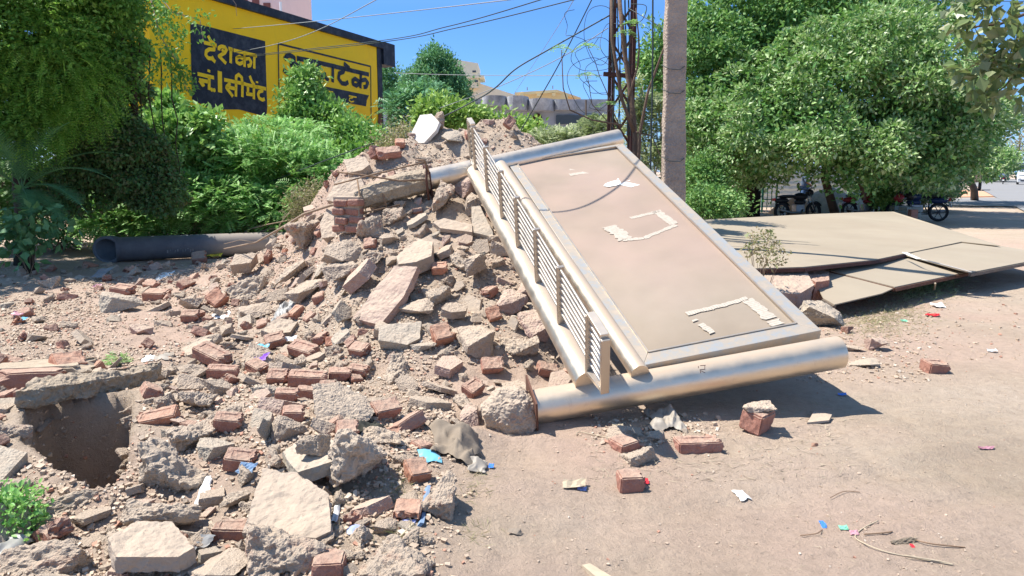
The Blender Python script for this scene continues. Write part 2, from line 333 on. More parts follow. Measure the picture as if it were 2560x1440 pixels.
def hbase(X, Y):
    X = np.asarray(X, float); Y = np.asarray(Y, float); sh = X.shape; X = X.ravel(); Y = Y.ravel()
    Yc = np.maximum(Y, .5)
    col = X/(Yc)*F/1.0*1.0+1280; col = 1280+(X/np.maximum(Y*cp_+(CH-.6)*sp_, .5))*F
    yc = np.interp(col, _c, _yc); zc = np.interp(col, _c, _zc, 0, 0); yt = np.interp(col, _c, _yt)
    t = np.clip((Y-yt)/(yc-yt), 0, 1); up = zc*(t**1.12); dn = np.maximum(zc-(Y-yc)*.75, 0)
    z = np.where(Y <= yc, up, dn); z = np.where(Y > 0, z, 0)
    wx = vnoise(np.c_[X*.9, Y*.9, X*0], 3)*.35
    z = z*(1+.09*fbm(np.c_[X*1.6, Y*1.6, X*0+5], 3, 9))
    # rubble strewn apron and left ground
    near = ss(Y, 14, 10)*ss(Y, 1.2, 2.6)
    rub = ss(-X+wx, -.6, .9)*near
    z = z+rub*(.06+.07*fbm(np.c_[X*1.1, Y*1.1, X*0], 3, 31))
    z = z+ss(np.hypot(X+1.1, (Y-4.1)*1.1), 1.1, .1)*.13
    pl = plane_z(X, Y)-.17
    infoot = (col > 1130) & (Y > 4.3) & (Y < 9.0) & (X < 2.2)
    z = np.where(infoot, np.minimum(z, np.maximum(pl, 0)), z)
    return z.reshape(sh)
def height(X, Y, fine=True):
    X = np.asarray(X, float); Y = np.asarray(Y, float); z = hbase(X, Y); sh = X.shape; x = X.ravel(); y = Y.ravel(); z = z.ravel()
    near = ss(y, 30, 9)
    hp = np.clip(z*2.5, 0, 1)
    left = ss(-x, -.8, .6)*ss(y, 13, 9)
    z = z+near*.02*fbm(np.c_[x*.8, y*.8, x*0], 3, 50)
    if fine:
        a = near*(.006+.028*left+.05*hp)
        z = z+a*fbm(np.c_[x*5, y*5, x*0], 5, 77, .62)+near*(.004+.010*left+.02*hp)*np.abs(fbm(np.c_[x*17, y*17, x*0], 3, 88))
        # tyre ruts in the loose dirt, running diagonally on the right
        q = (x*.35-y*.94); z = z+near*(1-left)*(.004*np.sin(q*31+2*vnoise(np.c_[x*.6, y*.6, x*0], 4))*(vnoise(np.c_[q*1.2, x*.3, x*0], 9) > .1)+.010*vnoise(np.c_[q*5, x*.8, x*0], 14)-.012*np.clip(vnoise(np.c_[x*5.5, y*3.2, x*0], 15)-.45, 0, 1)*2)*ss(x, -.2, .8)
        t_ = x*.94+y*.35
        for q0, wd in ((-2.35, .07), (-2.72, .07), (-3.35, .09), (-4.6, .09)):
            m_ = np.exp(-((q-q0+.10*np.sin(t_*.7))/wd)**4)*near*(1-left); z = z-m_*(.009+.004*np.sin(t_*75))
    s = sdf(PITP, x, y)+.025*fbm(np.c_[x*4, y*4, x*0], 3, 21)
    z = z+.07*np.exp(-(s/.22)**2)*(s > 0)
    z = np.where(s < .0, np.minimum(z, z*ss(s, -.05, 0)-.62*ss(-s, -.01, .17)**.8+.10*fbm(np.c_[x*4.5, y*4.5, x*0], 5, 5, .65)-.07*np.abs(fbm(np.c_[x*12, y*12, x*0], 3, 6))), z)
    # hollow in front of the near footing
    z = z-.09*np.exp(-(((x-.02)/.35)**2+((y-4.02)/.25)**2))
    return z.reshape(sh)
xs = np.r_[-np.geomspace(420, 9.2, 26), np.arange(-9, -5.2, .12), np.arange(-5.2, 3.0, .028), np.arange(3.0, 9, .06), np.geomspace(9.2, 420, 30)]
ys = np.r_[-60, -20, -6, -2, 0, 1, 1.6, np.arange(2.0, 6.4, .026), np.arange(6.4, 11.5, .045), np.arange(11.5, 16, .12), np.geomspace(16.2, 900, 46)]
XX, YY = np.meshgrid(xs, ys); ZZ = height(XX, YY)
nx, ny = len(xs), len(ys); idx = np.arange(nx*ny).reshape(ny, nx)
FQ = np.stack([idx[:-1, :-1], idx[:-1, 1:], idx[1:, 1:], idx[1:, :-1]], -1).reshape(-1, 4)
tag(mk('ground', np.c_[XX.ravel(), YY.ravel(), ZZ.ravel()], FQ, M['dirt'], True), 'dusty tan dirt ground with a heap of soil and an open pit', kind='structure')
HB = hbase(XX, YY)
def bil(A, x, y):
    i = np.clip(np.searchsorted(xs, x)-1, 0, nx-2); j = np.clip(np.searchsorted(ys, y)-1, 0, ny-2)
    u = (x-xs[i])/(xs[i+1]-xs[i]); v = (y-ys[j])/(ys[j+1]-ys[j])
    return (A[j, i]*(1-u)+A[j, i+1]*u)*(1-v)+(A[j+1, i]*(1-u)+A[j+1, i+1]*u)*v
def zt(x, y): return float(bil(ZZ, x, y))
def hit(px, py, dz=0):                     # where a photo pixel meets the terrain
    r = ray(px, py); o = np.array([0, 0, CH]); t = np.linspace(1.8, 30, 1500); p = o+r*t[:, None]
    h = bil(ZZ, p[:, 0], p[:, 1])+dz; k = np.argmax(p[:, 2] < h)
    return p[k] if p[k, 2] < h[k] else G(px, py)
SD_ = sdf(PITP, XX, YY)
# ================================================================== the fallen sign frame
SA = P(1335, 1018, 4.56); SB = P(2098, 880, 4.90)
sign = empty('steel_sign_frame', SA)
tag(sign, 'fallen stainless steel sign frame lying tilted on the rubble heap', 'sign frame')
bpy.context.view_layer.update()
def sp(o):                                # parent to the sign, keeping world coordinates
    o.parent = sign; o.location = Vector(o.location)-sign.location; return o
def cyl(name, a, b, r, mat, n=48, capr=.85):
    a = np.array(a); b = np.array(b); L = np.linalg.norm(b-a); ax = (b-a)/L
    m = MB().lathe(a, ax, [(0, 0.001), (0, r), (L-.012, r), (L-.003, r*.985), (L, r*.95), (L+.001, .001)], n)
    return auto_smooth(m.build(name, mat, loc=a), 35)
R1 = .111
sp(cyl('post', SA, SB, R1, M['steel']))
sp(cyl('post', SC, SD, R1, M['steel_clean']))
sp(cyl('cross_tube', T1a, T1b, .085, M['steel']))
sp(cyl('cross_tube', T2a, T2b, .062, M['steel']))
# flange plates and bolts at the post bases
un = (SB-SA)/np.linalg.norm(SB-SA); uf = (SD-SC)/np.linalg.norm(SD-SC)
m = MB(); vv = np.cross(sn, un)
q = SA-un*.006
m.prism([q+sn*a+vv*b for a, b in ((.15, -.15), (.15, .15), (-.2, .16), (-.2, -.15))], un, .012)
sp(m.build('base_plate', M['rust'], loc=SA))
m = MB(); vf = np.cross(sn, uf); q = SC-uf*.006
m.prism([q+sn*a+vf*b for a, b in ((.13, -.13), (.13, .13), (-.15, .13), (-.15, -.13))], uf, .012)
sp(m.build('base_plate', M['rustdark'], loc=SC))
def lump(name, pts, mat, seed=0, cuts=3, amp=.03, fr=6, parent=None, loc=None, smooth=0):
    bm = bmesh.new()
    for p in pts: bm.verts.new(p)
    h = bmesh.ops.convex_hull(bm, input=bm.verts)
    bmesh.ops.delete(bm, geom=[g for g in h['geom_interior'] if isinstance(g, bmesh.types.BMVert)], context='VERTS')
    bmesh.ops.dissolve_limit(bm, angle_limit=R(4), verts=bm.verts, edges=bm.edges)
    bmesh.ops.triangulate(bm, faces=bm.faces)
    for k in range(cuts):
        me_ = np.mean([e.calc_length() for e in bm.edges])
        bmesh.ops.subdivide_edges(bm, edges=[e for e in bm.edges if e.calc_length() > me_*.75], cuts=1, use_grid_fill=True)
        bmesh.ops.triangulate(bm, faces=bm.faces)
    for _ in range(smooth): bmesh.ops.smooth_vert(bm, verts=bm.verts, factor=.5, use_axis_x=True, use_axis_y=True, use_axis_z=True)
    bm.normal_update()
    co = np.array([v.co for v in bm.verts]); nn = np.array([v.normal for v in bm.verts])
    d = fbm(co*fr, 4, seed, .6)*amp; d2 = -np.abs(fbm(co*fr*3, 3, seed+9, .6))*amp*.7
    co = co+nn*(d+d2)[:, None]
    for v, c in zip(bm.verts, co): v.co = c
    me = bpy.data.meshes.new(name); bm.to_mesh(me); bm.free(); me.materials.append(mat)
    o = bpy.data.objects.new(name, me); link(o, parent)
    if loc is not None:
        me.transform(Matrix.Translation(-Vector(loc))); o.location = loc
    return o
rs = np.random.RandomState(4)
pts = []
for h, r in ((-.01, .125), (-.1, .16), (-.2, .17), (-.28, .13), (-.33, .08)):
    for k in range(9):
        a = 2*math.pi*k/9+rs.rand()*.4; rr = r*rs.uniform(.85, 1.12)
        pts.append(SA+un*h+sn*math.cos(a)*rr*1.1+vv*math.sin(a)*rr-sn*.02)
ft = sp(lump('footing', pts, M['rubble_concrete'], 3, 5, .03, 9, loc=SA))
# far footing: a prism of concrete with reinforcing bars round it
pts = []
for h, r, dz in ((-.015, .125, 0), (-.35, .14, -.01), (-.72, .12, -.05), (-.8, .08, -.05)):
    for a in np.arange(8)*math.pi/4+.39:
        pts.append(SC+uf*h+sn*(math.cos(a)*r+dz-.0)+vf*math.sin(a)*r*1.0)
ff = sp(lump('footing', pts, M['oldcement'], 8, 5, .018, 8, loc=SC))
def bar(px, r=.008, mat='rebar', name='rebar', par=ff):
    m = MB().tube([P(*q) for q in px], r, 6); o = m.build(name, M[mat], smooth=True)
    if par is not None:
        o.parent = par; o.location = -(sign.location+par.location) if par is not sign else -sign.location
    return o
bar([(1072, 430, 7.78), (1062, 402, 7.74), (1045, 400, 7.72)], .011)
bar([(1060, 449, 7.76), (1000, 452, 7.72), (900, 437, 7.68), (842, 430, 7.66)], .01)
bar([(835, 462, 7.7), (930, 437, 7.66), (1000, 420, 7.7), (1065, 405, 7.78)], .009)
bar([(893, 448, 7.66), (900, 490, 7.6), (916, 530, 7.58), (1000, 512, 7.66)], .009)
bar([(952, 456, 7.7), (958, 490, 7.66), (968, 522, 7.66)], .009)
bar([(1067, 412, 7.78), (1066, 450, 7.76), (1072, 500, 7.8)], .014, 'rust')
# rail standing on the outer cross tube
t1 = (T1b-T1a); t1 /= np.linalg.norm(t1); o1 = T1a+sn*.083
def onplane(px, py, p0, nrm): r = ray(px, py); o = np.array([0, 0, CH]); return o+r*((p0-o)@nrm/(r@nrm))
rail = sp(empty('rail', o1)); rail.location = Vector(o1)-sign.location
def rp(o): o.parent = rail; o.location = Vector(o.location)-Vector(o1); return o
HR = .455
def foot(py):                               # point along tube 1 seen at image row py
    best = None
    for s in np.linspace(-.35, 3.6, 800):
        p = o1+t1*s; d = p-[0, 0, CH]; dep = d[1]*cp_-d[2]*sp_; yy = 720-F*(d[1]*sp_+d[2]*cp_)/dep
        if best is None or abs(yy-py) < best[0]: best = (abs(yy-py), p, s)
    return best[1], best[2]
ss_ = [foot(y)[1] for y in (938, 808, 705, 617, 545, 478, 422)]
ss_ = [min(ss_[0], .03)-.27]+ss_+[ss_[-1]+.22]
for i, s in enumerate(ss_):
    p = o1+t1*s; lo = .07 if i == 0 else 0
    rp(MB().bar(p+sn*lo, p+sn*HR, .052, .028, t1).build('rail_post', M['steel_rail'], loc=p, bevel=.003))
for i in (0, 7):
    a = o1+t1*(ss_[i]+.012); b = o1+t1*(ss_[i+1]-.012)
    rp(MB().bar(a+sn*(HR+.013), b+sn*(HR+.013), .052, .028, sn).build('rail_cap', M['steel_clean'], loc=a, bevel=.003))
    rp(MB().bar(a+sn*(.09 if i == 0 else .02), b+sn*.03, .05, .026, sn).build('rail_cap', M['steel_rail'], loc=a, bevel=.003))
for k in range(8):
    h = .055+k*.054; a = o1+t1*(ss_[0]+.015)+sn*(.05*(1-k/7)); b = o1+t1*(ss_[-1]-.015)
    bow = np.array([a+(b-a)*t+sn*(h+(.006 if k in (2, 3) else 0)*math.sin(t*19)) for t in np.linspace(0, 1, 24)])
    rp(MB().tube(bow, .0095, 8).build('rail_bar', M['steel_clean'], loc=a, smooth=True))
# panel with its frame
def Q(s, t, h=0.): return (pBL*(1-s)+pBR*s)*(1-t)+(pTL*(1-s)+pTR*s)*t+sn*h
o_, i_ = [(0, 0), (1, 0), (1, 1), (0, 1)], [(.065, .032), (.91, .032), (.925, .982), (.065, .982)]
tmb = MB()
for k in range(4):
    a, b = o_[k], o_[(k+1) % 4]; c, d = i_[(k+1) % 4], i_[k]
    h = .012
    tmb.prism([Q(*a, h), Q(*b, h), Q(*c, h), Q(*d, h)], sn, .10)
tr = sp(tmb.build('panel_frame', M['trim'], loc=pBL, bevel=.004))
g = MB(); NS, NT = 16, 40
for h0, flip in ((-.006, False), (-.03, True)):
    V = []
    for j in range(NT+1):
        for i in range(NS+1):
            s = .06+.87*i/NS; t = .03+.955*j/NT
            V.append(Q(s, t, h0+.006*float(vnoise(np.array([[s*2, t*4, 0.]]), 5)[0])))
    n_ = NS+1
    g.add(V, [(j*n_+i, j*n_+i+1, (j+1)*n_+i+1, (j+1)*n_+i) for j in range(NT) for i in range(NS)])
pn = sp(g.build('display_panel', M['panel'], smooth=True, loc=pBL))
# lip strip: thin dark seam of metal round the recess
lip = MB()
for k in range(4):
    a, b = i_[k], i_[(k+1) % 4]
    lip.bar(Q(*a, .014), Q(*b, .014), .012, .014, sn)
sp(lip.build('panel_lip', M['steel_rail'], loc=pBL))
pp0 = Q(0, 0, .0045)
def tapepx(poly, w, seed=0, gaps=0.):
    r_ = np.random.RandomState(seed); m = MB(); pts = [onplane(x, y, pp0, sn) for x, y in poly]
    for a, b in zip(pts[:-1], pts[1:]):
        L = np.linalg.norm(b-a); n_ = max(2, int(L/.022)); d = (b-a)/L; x = np.cross(sn, d)
        W0 = [w*r_.uniform(.32, .55) for _ in range(n_+1)]; W1 = [w*r_.uniform(.32, .55) for _ in range(n_+1)]
        for i in range(n_):
            if r_.rand() < gaps: continue
            p, q_ = a+(b-a)*i/n_, a+(b-a)*(i+.93)/n_
            m.add([p-x*W0[i], q_-x*W0[i+1], q_+x*W1[i+1], p+x*W1[i]], [(0, 1, 2, 3)])
    o = m.build('tape_residue', M['tape'], loc=pBL); o.parent = pn; o.location = (0, 0, 0); return o
tapepx([(1424, 437), (1485, 428), (1548, 412)], .075, 1, .0); tapepx([(1424, 424), (1460, 421)], .05, 2, 0); tapepx([(1512, 405), (1532, 398)], .07, 3, 0)
tapepx([(1524, 565), (1566, 598)], .15, 4, .1); tapepx([(1556, 600), (1610, 595), (1690, 562)], .05, 5, 0); tapepx([(1638, 527), (1686, 560)], .1, 6, .0); tapepx([(1576, 545), (1650, 528)], .05, 7, .1)
tapepx([(1716, 784), (1778, 770), (1870, 745)], .05, 8, 0); tapepx([(1866, 748), (1946, 812)], .11, 9, .1); tapepx([(1730, 795), (1782, 832)], .06, 10, .45)
# torn white paper on the panel
m = MB(); c = onplane(1553, 458, pp0, sn); ux = np.cross(sn, [0, 1., 0]); ux /= np.linalg.norm(ux); uy = np.cross(sn, ux)
ang = np.linspace(0, 2*math.pi, 22)[:-1]; rr = .13*(1+.45*np.sin(ang*3+1)+.3*rs.randn(21)*.6)
m.add([c+sn*.002]+[c+sn*(.003+.004*rs.rand())+ux*math.cos(a)*r_*1.0+uy*math.sin(a)*r_*.9 for a, r_ in zip(ang, rr)], [(0, i+1, (i+1) % 21+1) for i in range(21)])
o = m.build('torn_paper', M['white'], loc=pBL); o.parent = pn; o.location = (0, 0, 0)
# scratched numerals near the post end
def strokes(name, lines, tf, w, mat, parent, loc=None, up=None):
    m = MB()
    for ln in lines:
        pts = [np.array(tf(*q)) for q in ln]
        for a, b in zip(pts[:-1], pts[1:]):
            d = b-a; L = np.linalg.norm(d)
            if L < 1e-6: continue
            d /= L; x = np.cross(up, d); x /= np.linalg.norm(x)
            m.add([a-x*w/2, b-x*w/2, b+x*w/2, a+x*w/2], [(0, 1, 2, 3)])
        if len(pts) > 2:
            for p in pts[1:-1]:
                e1 = np.cross(up, [1., 0, 0]);
                if np.linalg.norm(e1) < .1: e1 = np.cross(up, [0, 1., 0])
                e1 /= np.linalg.norm(e1); e2 = np.cross(up, e1)
                m.add([p+up*.0015+(e1*math.cos(t)+e2*math.sin(t))*w/2 for t in np.arange(10)*math.pi/5], [tuple(range(10))])
    return m.build(name, mat, parent, loc=loc)
def on_post(px, py):
    # point on the near post's surface under a pixel
    r = ray(px, py); o = np.array([0, 0, CH]); ax = un; w0 = o-SA
    d = r-ax*(r@ax); e = w0-ax*(w0@ax); a_, b_, c_ = d@d, 2*d@e, e@e-(R1+.0015)**2
    D = b_*b_-4*a_*c_; t = (-b_-math.sqrt(max(D, 0)))/(2*a_); return o+r*t
nrm = on_post(1755, 925)-SA; nrm = nrm-un*(nrm@un); nrm /= np.linalg.norm(nrm)
mk_ = strokes('scratched_mark', [[(1746, 915), (1746, 920)], [(1750, 914), (1764, 913)], [(1762, 914), (1762, 923), (1750, 924), (1752, 933)], [(1753, 927), (1763, 932)]], on_post, .0035, M['rustdark'], None, up=nrm)
mk_.parent = sign; mk_.location = -sign.location

# ================================================================== rubble
def proto_chunk(seed, rough, flat=1.):
    r_ = np.random.RandomState(seed); k = r_.randint(9, 15)
    p = r_.uniform(-1, 1, (k, 3)); p = p/np.maximum(np.abs(p).max(1), .35)[:, None]*r_.uniform(.7, 1, (k, 1))
    p = p*[1, r_.uniform(.6, .85), r_.uniform(.45, .7)*flat]*.5
    o = lump('proto', p, M['concrete'], seed, 5, .10 if rough else .04, 3.6 if rough else 6, smooth=4 if rough else 0)
    me = o.data; bpy.data.objects.remove(o); return me
def norm_me(me):
    co = np.array([v.co[:] for v in me.vertices]); lo, hi = co.min(0), co.max(0); k = 1.0/(hi[0]-lo[0]); co = (co-(lo+hi)/2)*k
    me.vertices.foreach_set('co', co.astype(np.float32).ravel()); me.update(); return me
def proto_slab(seed, th):
    r_ = np.random.RandomState(seed); k = r_.randint(4, 7); a = np.sort(np.arange(k)/k*2*math.pi+r_.uniform(-.3, .3, k))
    rr = r_.uniform(.8, 1, k); t = np.c_[np.cos(a)*rr*.52, np.sin(a)*rr*r_.uniform(.3, .45)]
    t2 = t*r_.uniform(.92, 1.06, (k, 1))+r_.uniform(-.02, .02, (k, 2))
    o = lump('proto', np.r_[np.c_[t, np.full(k, th/2)], np.c_[t2, np.full(k, -th/2)]], M['sandstone'], seed, 5, .024, 8)
    me = o.data; bpy.data.objects.remove(o); return me
def proto_brick(seed, L, frog):
    r_ = np.random.RandomState(seed); bm = bmesh.new(); bmesh.ops.create_cube(bm, size=1)
    for v in bm.verts: v.co = (v.co.x*L, v.co.y*.115, v.co.z*.075)
    bmesh.ops.bevel(bm, geom=bm.edges[:], offset=.006, segments=2, affect='EDGES')
    if frog:
        top = max(bm.faces, key=lambda f: f.calc_center_median().z+f.calc_area()*10)
        bmesh.ops.inset_region(bm, faces=[top], thickness=.034)
        bmesh.ops.inset_region(bm, faces=[top], thickness=.006, depth=-.005)
        c = top.calc_center_median(); 
    bmesh.ops.triangulate(bm, faces=bm.faces)
    for k in range(3):
        bmesh.ops.subdivide_edges(bm, edges=[e for e in bm.edges if e.calc_length() > .022], cuts=1, use_grid_fill=True)
        bmesh.ops.triangulate(bm, faces=bm.faces)
    bm.normal_update(); co = np.array([v.co for v in bm.verts]); nn = np.array([v.normal for v in bm.verts])
    co = co+nn*(fbm(co*22, 4, seed)*.009)[:, None]
    # chipped end and corners
    e = co[:, 0]/(L/2); chip = np.clip(e-.55, 0, 1)*np.abs(fbm(co*30+seed, 3, seed+2))*1.2
    co[:, 0] -= np.sign(co[:, 0])*chip*.12*(e > 0)
    cr = np.array([L/2, .0575, .0375])*r_.choice([-1, 1], 3); dd = np.linalg.norm(co-cr, axis=1); co -= (cr*np.clip(.045-dd, 0, 1)[:, None]*9)
    for v, c in zip(bm.verts, co): v.co = c
    me = bpy.data.meshes.new('brick'); bm.to_mesh(me); bm.free(); me.materials.append(M['brick']); return me
PC = [norm_me(proto_chunk(100+i, True)) for i in range(9)]; PS = [norm_me(proto_chunk(200+i, False, .8)) for i in range(9)]
PL = [norm_me(proto_slab(300+i, (.13, .18, .24, .3)[i % 4])) for i in range(10)]
PB = [proto_brick(400+i, (.23, .23, .17, .12, .15)[i % 5], i in (0, 4, 7)) for i in range(10)]
_cache = {}
def withmat(me, mat):
    k = (me.name, mat)
    if k not in _cache:
        c = me.copy(); c.materials.clear(); c.materials.append(M[mat]); _cache[k] = c
    return _cache[k]
def normal_at(x, y, e=.08):
    h = bil(HB, np.array([x+e, x-e, x, x]), np.array([y, y, y+e, y-e]))
    v = Vector((-(h[0]-h[1])/(2*e), -(h[2]-h[3])/(2*e), 1)); v.normalize(); return v
def drop(name, me, mat, x, y, size, yaw, tilt=(0, 0), sink=.25, z=None, sc3=(1, 1, 1), label=None, cat=None, group=None, follow=1.):
    o = bpy.data.objects.new(name, withmat(me, mat)); C.objects.link(o)
    nv = normal_at(x, y); nv = (nv*follow+Vector((0, 0, 1-follow))).normalized()
    q = Vector((0, 0, 1)).rotation_difference(nv)
    rm = q.to_matrix()@Euler((tilt[0], tilt[1], 0)).to_matrix()@Euler((0, 0, yaw)).to_matrix()
    s = Vector(sc3)*size
    o.rotation_euler = rm.to_euler(); o.scale = s
    bb = np.array([c[:] for c in me.vertices[0:0]] or [v.co[:] for v in me.vertices])*np.array(s)
    zz = (bb@np.array(rm).T)[:, 2]
    o.location = (x, y, (z if z is not None else zt(x, y))-zz.min()-(zz.max()-zz.min())*sink)
    tag(o, label, cat, group); return o
used = []                                  # x, y, r of hand-placed pieces
def hp(kind, mat, cx, cy, wpx, label, yaw=0, tilt=(0, 0), sink=.22, pi=0, sc3=(1, 1, 1), up=0, cat=None, follow=.7):
    """one piece whose middle shows at photo pixel cx,cy and which is wpx pixels wide"""
    p = hit(cx, cy+wpx*.12); size = wpx/F*p[1]*1.03
    name, protos = {'chunk': ('concrete_chunk', PC), 'stone': ('rubble_stone', PS), 'slab': ('flat_stone', PL), 'brick': ('brick', PB)}[kind]
    me = protos[pi % len(protos)]
    if kind == 'brick': L = (.23, .23, .17, .12, .15)[pi % 5]; size = size/L if wpx/F*p[1] > L*1.1 or wpx/F*p[1] < L*.6 else 1.
    o = drop(name, me, mat, p[0], p[1], size, yaw, tilt, sink, None, sc3, label, cat or {'chunk': 'concrete chunk', 'stone': 'rubble stone', 'slab': 'flat stone', 'brick': 'brick'}[kind], follow=follow)
    o.location.z += up; used.append((p[0], p[1], wpx/F*p[1]*.45)); return o
def slabpx(corners, nrm, anchor, lift, th, mat, label, name='flat_stone', cat='flat stone', amp=.016, seed=0, cuts=5):
    p0 = hit(*anchor)+np.array([0, 0, lift]); nrm = np.array(nrm, float); nrm /= np.linalg.norm(nrm)
    top = [onplane(x, y, p0, nrm) for x, y in corners]
    c = np.mean(top, 0); bot = [c+(q-c)*1.03-nrm*th for q in top]
    o = lump(name, list(top)+bot, M[mat], seed, cuts, amp, 7, loc=c); tag(o, label, cat); used.append((c[0], c[1], np.linalg.norm(np.array(top)[:, :2]-c[:2], axis=1).mean()*.8)); return o
# ---- the distinct foreground pieces
slabpx([(658, 1170), (742, 1178), (824, 1233), (826, 1328), (790, 1345), (604, 1332)], (-.05, -.32, 1), (715, 1300), .13, .06, 'sandstone', 'large flat tan flagstone tilted towards the camera between two rough boulders', seed=3)
slabpx([(272, 1345), (345, 1300), (432, 1302), (488, 1366), (445, 1392), (365, 1393), (285, 1392)], (.05, -.12, 1), (380, 1380), .17, .07, 'sandstone', 'broad dusty flat rock casting a black shadow at the bottom left edge of the picture', seed=5)
hp('chunk', 'rubble_concrete', 715, 1385, 205, 'big rough concrete boulder at the bottom below the tan flagstone', .3, (.1, 0), .15, 0, (1, 1.05, 1.05))
hp('chunk', 'rubble_concrete', 110, 1400, 235, 'wide lumpy concrete boulder in the bottom left corner with reddish stones in it', .1, (0, 0), .25, 1, (1, 1, .8))
hp('chunk', 'concrete', 902, 1195, 165, 'big rounded concrete boulder leaning on the upper right of the tan flagstone', .8, (0, .1), .1, 2, (1, 1, 1.15), .06)
hp('chunk', 'concrete', 788, 1183, 92, 'small round concrete lump resting on top of the tan flagstone', .3, (0, 0), .1, 3, (1, 1, 1.1), .1)
blk = hp('chunk', 'rubble_concrete', 1108, 1255, 128, 'broken concrete block with a strip of blue plaster alone on the dirt', 1.35, (.1, 0), .12, 4, (1.25, .95, 1.05))
hp('stone', 'greystone', 660, 1098, 88, 'pointed grey stone standing upright between the pit and the grey slab', .9, (0, 1.2), .15, 1, (1.1, 1, 1))
hp('stone', 'sandstone', 722, 1078, 100, 'peaked tan stone behind the pointed grey stone', .2, (.2, .6), .25, 2, (1, 1, 1.2))
slabpx([(705, 1130), (740, 1105), (812, 1093), (868, 1112), (840, 1150), (742, 1180)], (-.1, -.1, 1), (790, 1140), .08, .07, 'greystone', 'flat dark grey slab lying right of the peaked tan stone', seed=8)
hp('chunk', 'concrete', 588, 1262, 78, 'rough concrete lump left of the tan flagstone beside a white scrap', .5, (0, 0), .15, 5, (1, 1, 1.1))
hp('chunk', 'concrete', 612, 1190, 70, 'round concrete lump just above left of the tan flagstone', 1.5, (0, 0), .2, 6)
hp('chunk', 'concrete', 655, 1372, 70, 'reddish concrete lump wedged between flat rock and flagstone', 1.5, (0, 0), .1, 7, (1, 1, 1.1), .03)
hp('stone', 'sandstone', 235, 1348, 82, 'flat tan stone between the corner boulder and the broad flat rock', .5, (0, 0), .3, 3, (1.1, 1, .5))
hp('chunk', 'concrete', 882, 1394, 68, 'knobbly concrete lump at the bottom right of the big boulder', .2, (0, 0), .15, 8, (1, 1, 1.1))
hp('chunk', 'concrete', 1062, 1352, 48, 'small pale concrete lump below the block with the blue strip', .9, (0, 0), .2, 0)
hp('brick', 'brick_orange', 1043, 1186, 62, 'half brick with one orange face above the block with the blue strip', .6, (.3, .2), .2, 3)
hp('stone', 'concrete', 560, 1420, 150, 'dusty rounded rock at the bottom edge left of the big boulder', .9, (0, 0), .35, 4, (1, 1, .7))
hp('chunk', 'concrete', 905, 1316, 46, 'small concrete lump right of the flagstone by the blue packets', .9, (0, 0), .2, 5)
hp('chunk', 'concrete', 845, 1255, 60, 'small concrete lump tucked under the rounded boulder', .9, (0, 0), .2, 6)
hp('chunk', 'concrete', 482, 1095, 118, 'pale crumbly concrete lump on the slope right of the pit', .6, (.2, 0), .3, 2, (1, 1, .8))
hp('chunk', 'concrete', 492, 1010, 90, 'tall crumbly concrete lump at the top right of the pit', .1, (.2, .5), .2, 7, (1, 1, 1.2))
hp('chunk', 'rubble_concrete', 415, 1020, 82, 'crumbly lump under the right end of the kerb beam', 1.1, (0, 0), .2, 3)
hp('chunk', 'concrete', 565, 1040, 92, 'rounded crumbly lump right of the tall lump by the pit', .7, (0, 0), .25, 1, (1, 1, .8))
hp('stone', 'sandstone', 378, 1010, 34, 'small cream stone lying on the inner edge of the pit', .7, (0, 0), .1, 2)
hp('chunk', 'rubble_concrete', 30, 1075, 90, 'crumbling concrete lump left of the pit', .7, (0, 0), .3, 0, (1, 1, 1))
hp('chunk', 'rubble_concrete', 110, 1090, 60, 'small dark lump hanging on the upper left edge of the pit', 1.7, (0, 0), .3, 5, (1, 1, 1))
hp('chunk', 'concrete', 175, 1250, 120, 'eroded pale lump on the near left rim of the pit', .75, (0, 0), .45, 1, (1.2, .9, .8))
hp('chunk', 'rubble_concrete', 55, 1200, 120, 'eroded red-flecked lump on the left rim of the pit', 1.1, (0, 0), .5, 2, (1.2, .9, .7))
# kerb beam and bricks above the pit
kb = [hit(60, 1025), hit(225, 1000), hit(385, 968)]
pts = [p+np.array([dx, dy, dz]) for p in kb for dx, dy, dz in ((0, -.07, .03), (0, .14, .05), (0, -.06, .135), (0, .12, .16))]
tag(lump('kerb_beam', pts, M['oldcement'], 5, 6, .045, 7, loc=kb[1]), 'long broken mud-coloured kerb beam along the top of the pit', 'kerb beam'); used.append((kb[1][0], kb[1][1], .3)); used.append((kb[0][0]+.15, kb[0][1], .22)); used.append((kb[2][0]-.15, kb[2][1], .22))
hp('brick', 'brick', 92, 964, 135, 'long dusty brick lying behind the left end of the kerb beam', .12, (0, 0), .1, 1, (1.25, 1, 1), .04)
hp('brick', 'brick_orange', 176, 947, 75, 'bright orange half brick tilted on the long dusty brick', .9, (.3, .5), .05, 2, (1, 1, 1.3), .05)
hp('brick', 'oldcement', 120, 934, 210, 'long low cement block with a shaded side behind the orange half brick', .05, (0, 0), .2, 5, (1.1, 1, .9))
hp('brick', 'brick', 75, 990, 60, 'small brick stub on the left end of the kerb beam', .1, (0, 0), .2, 4)
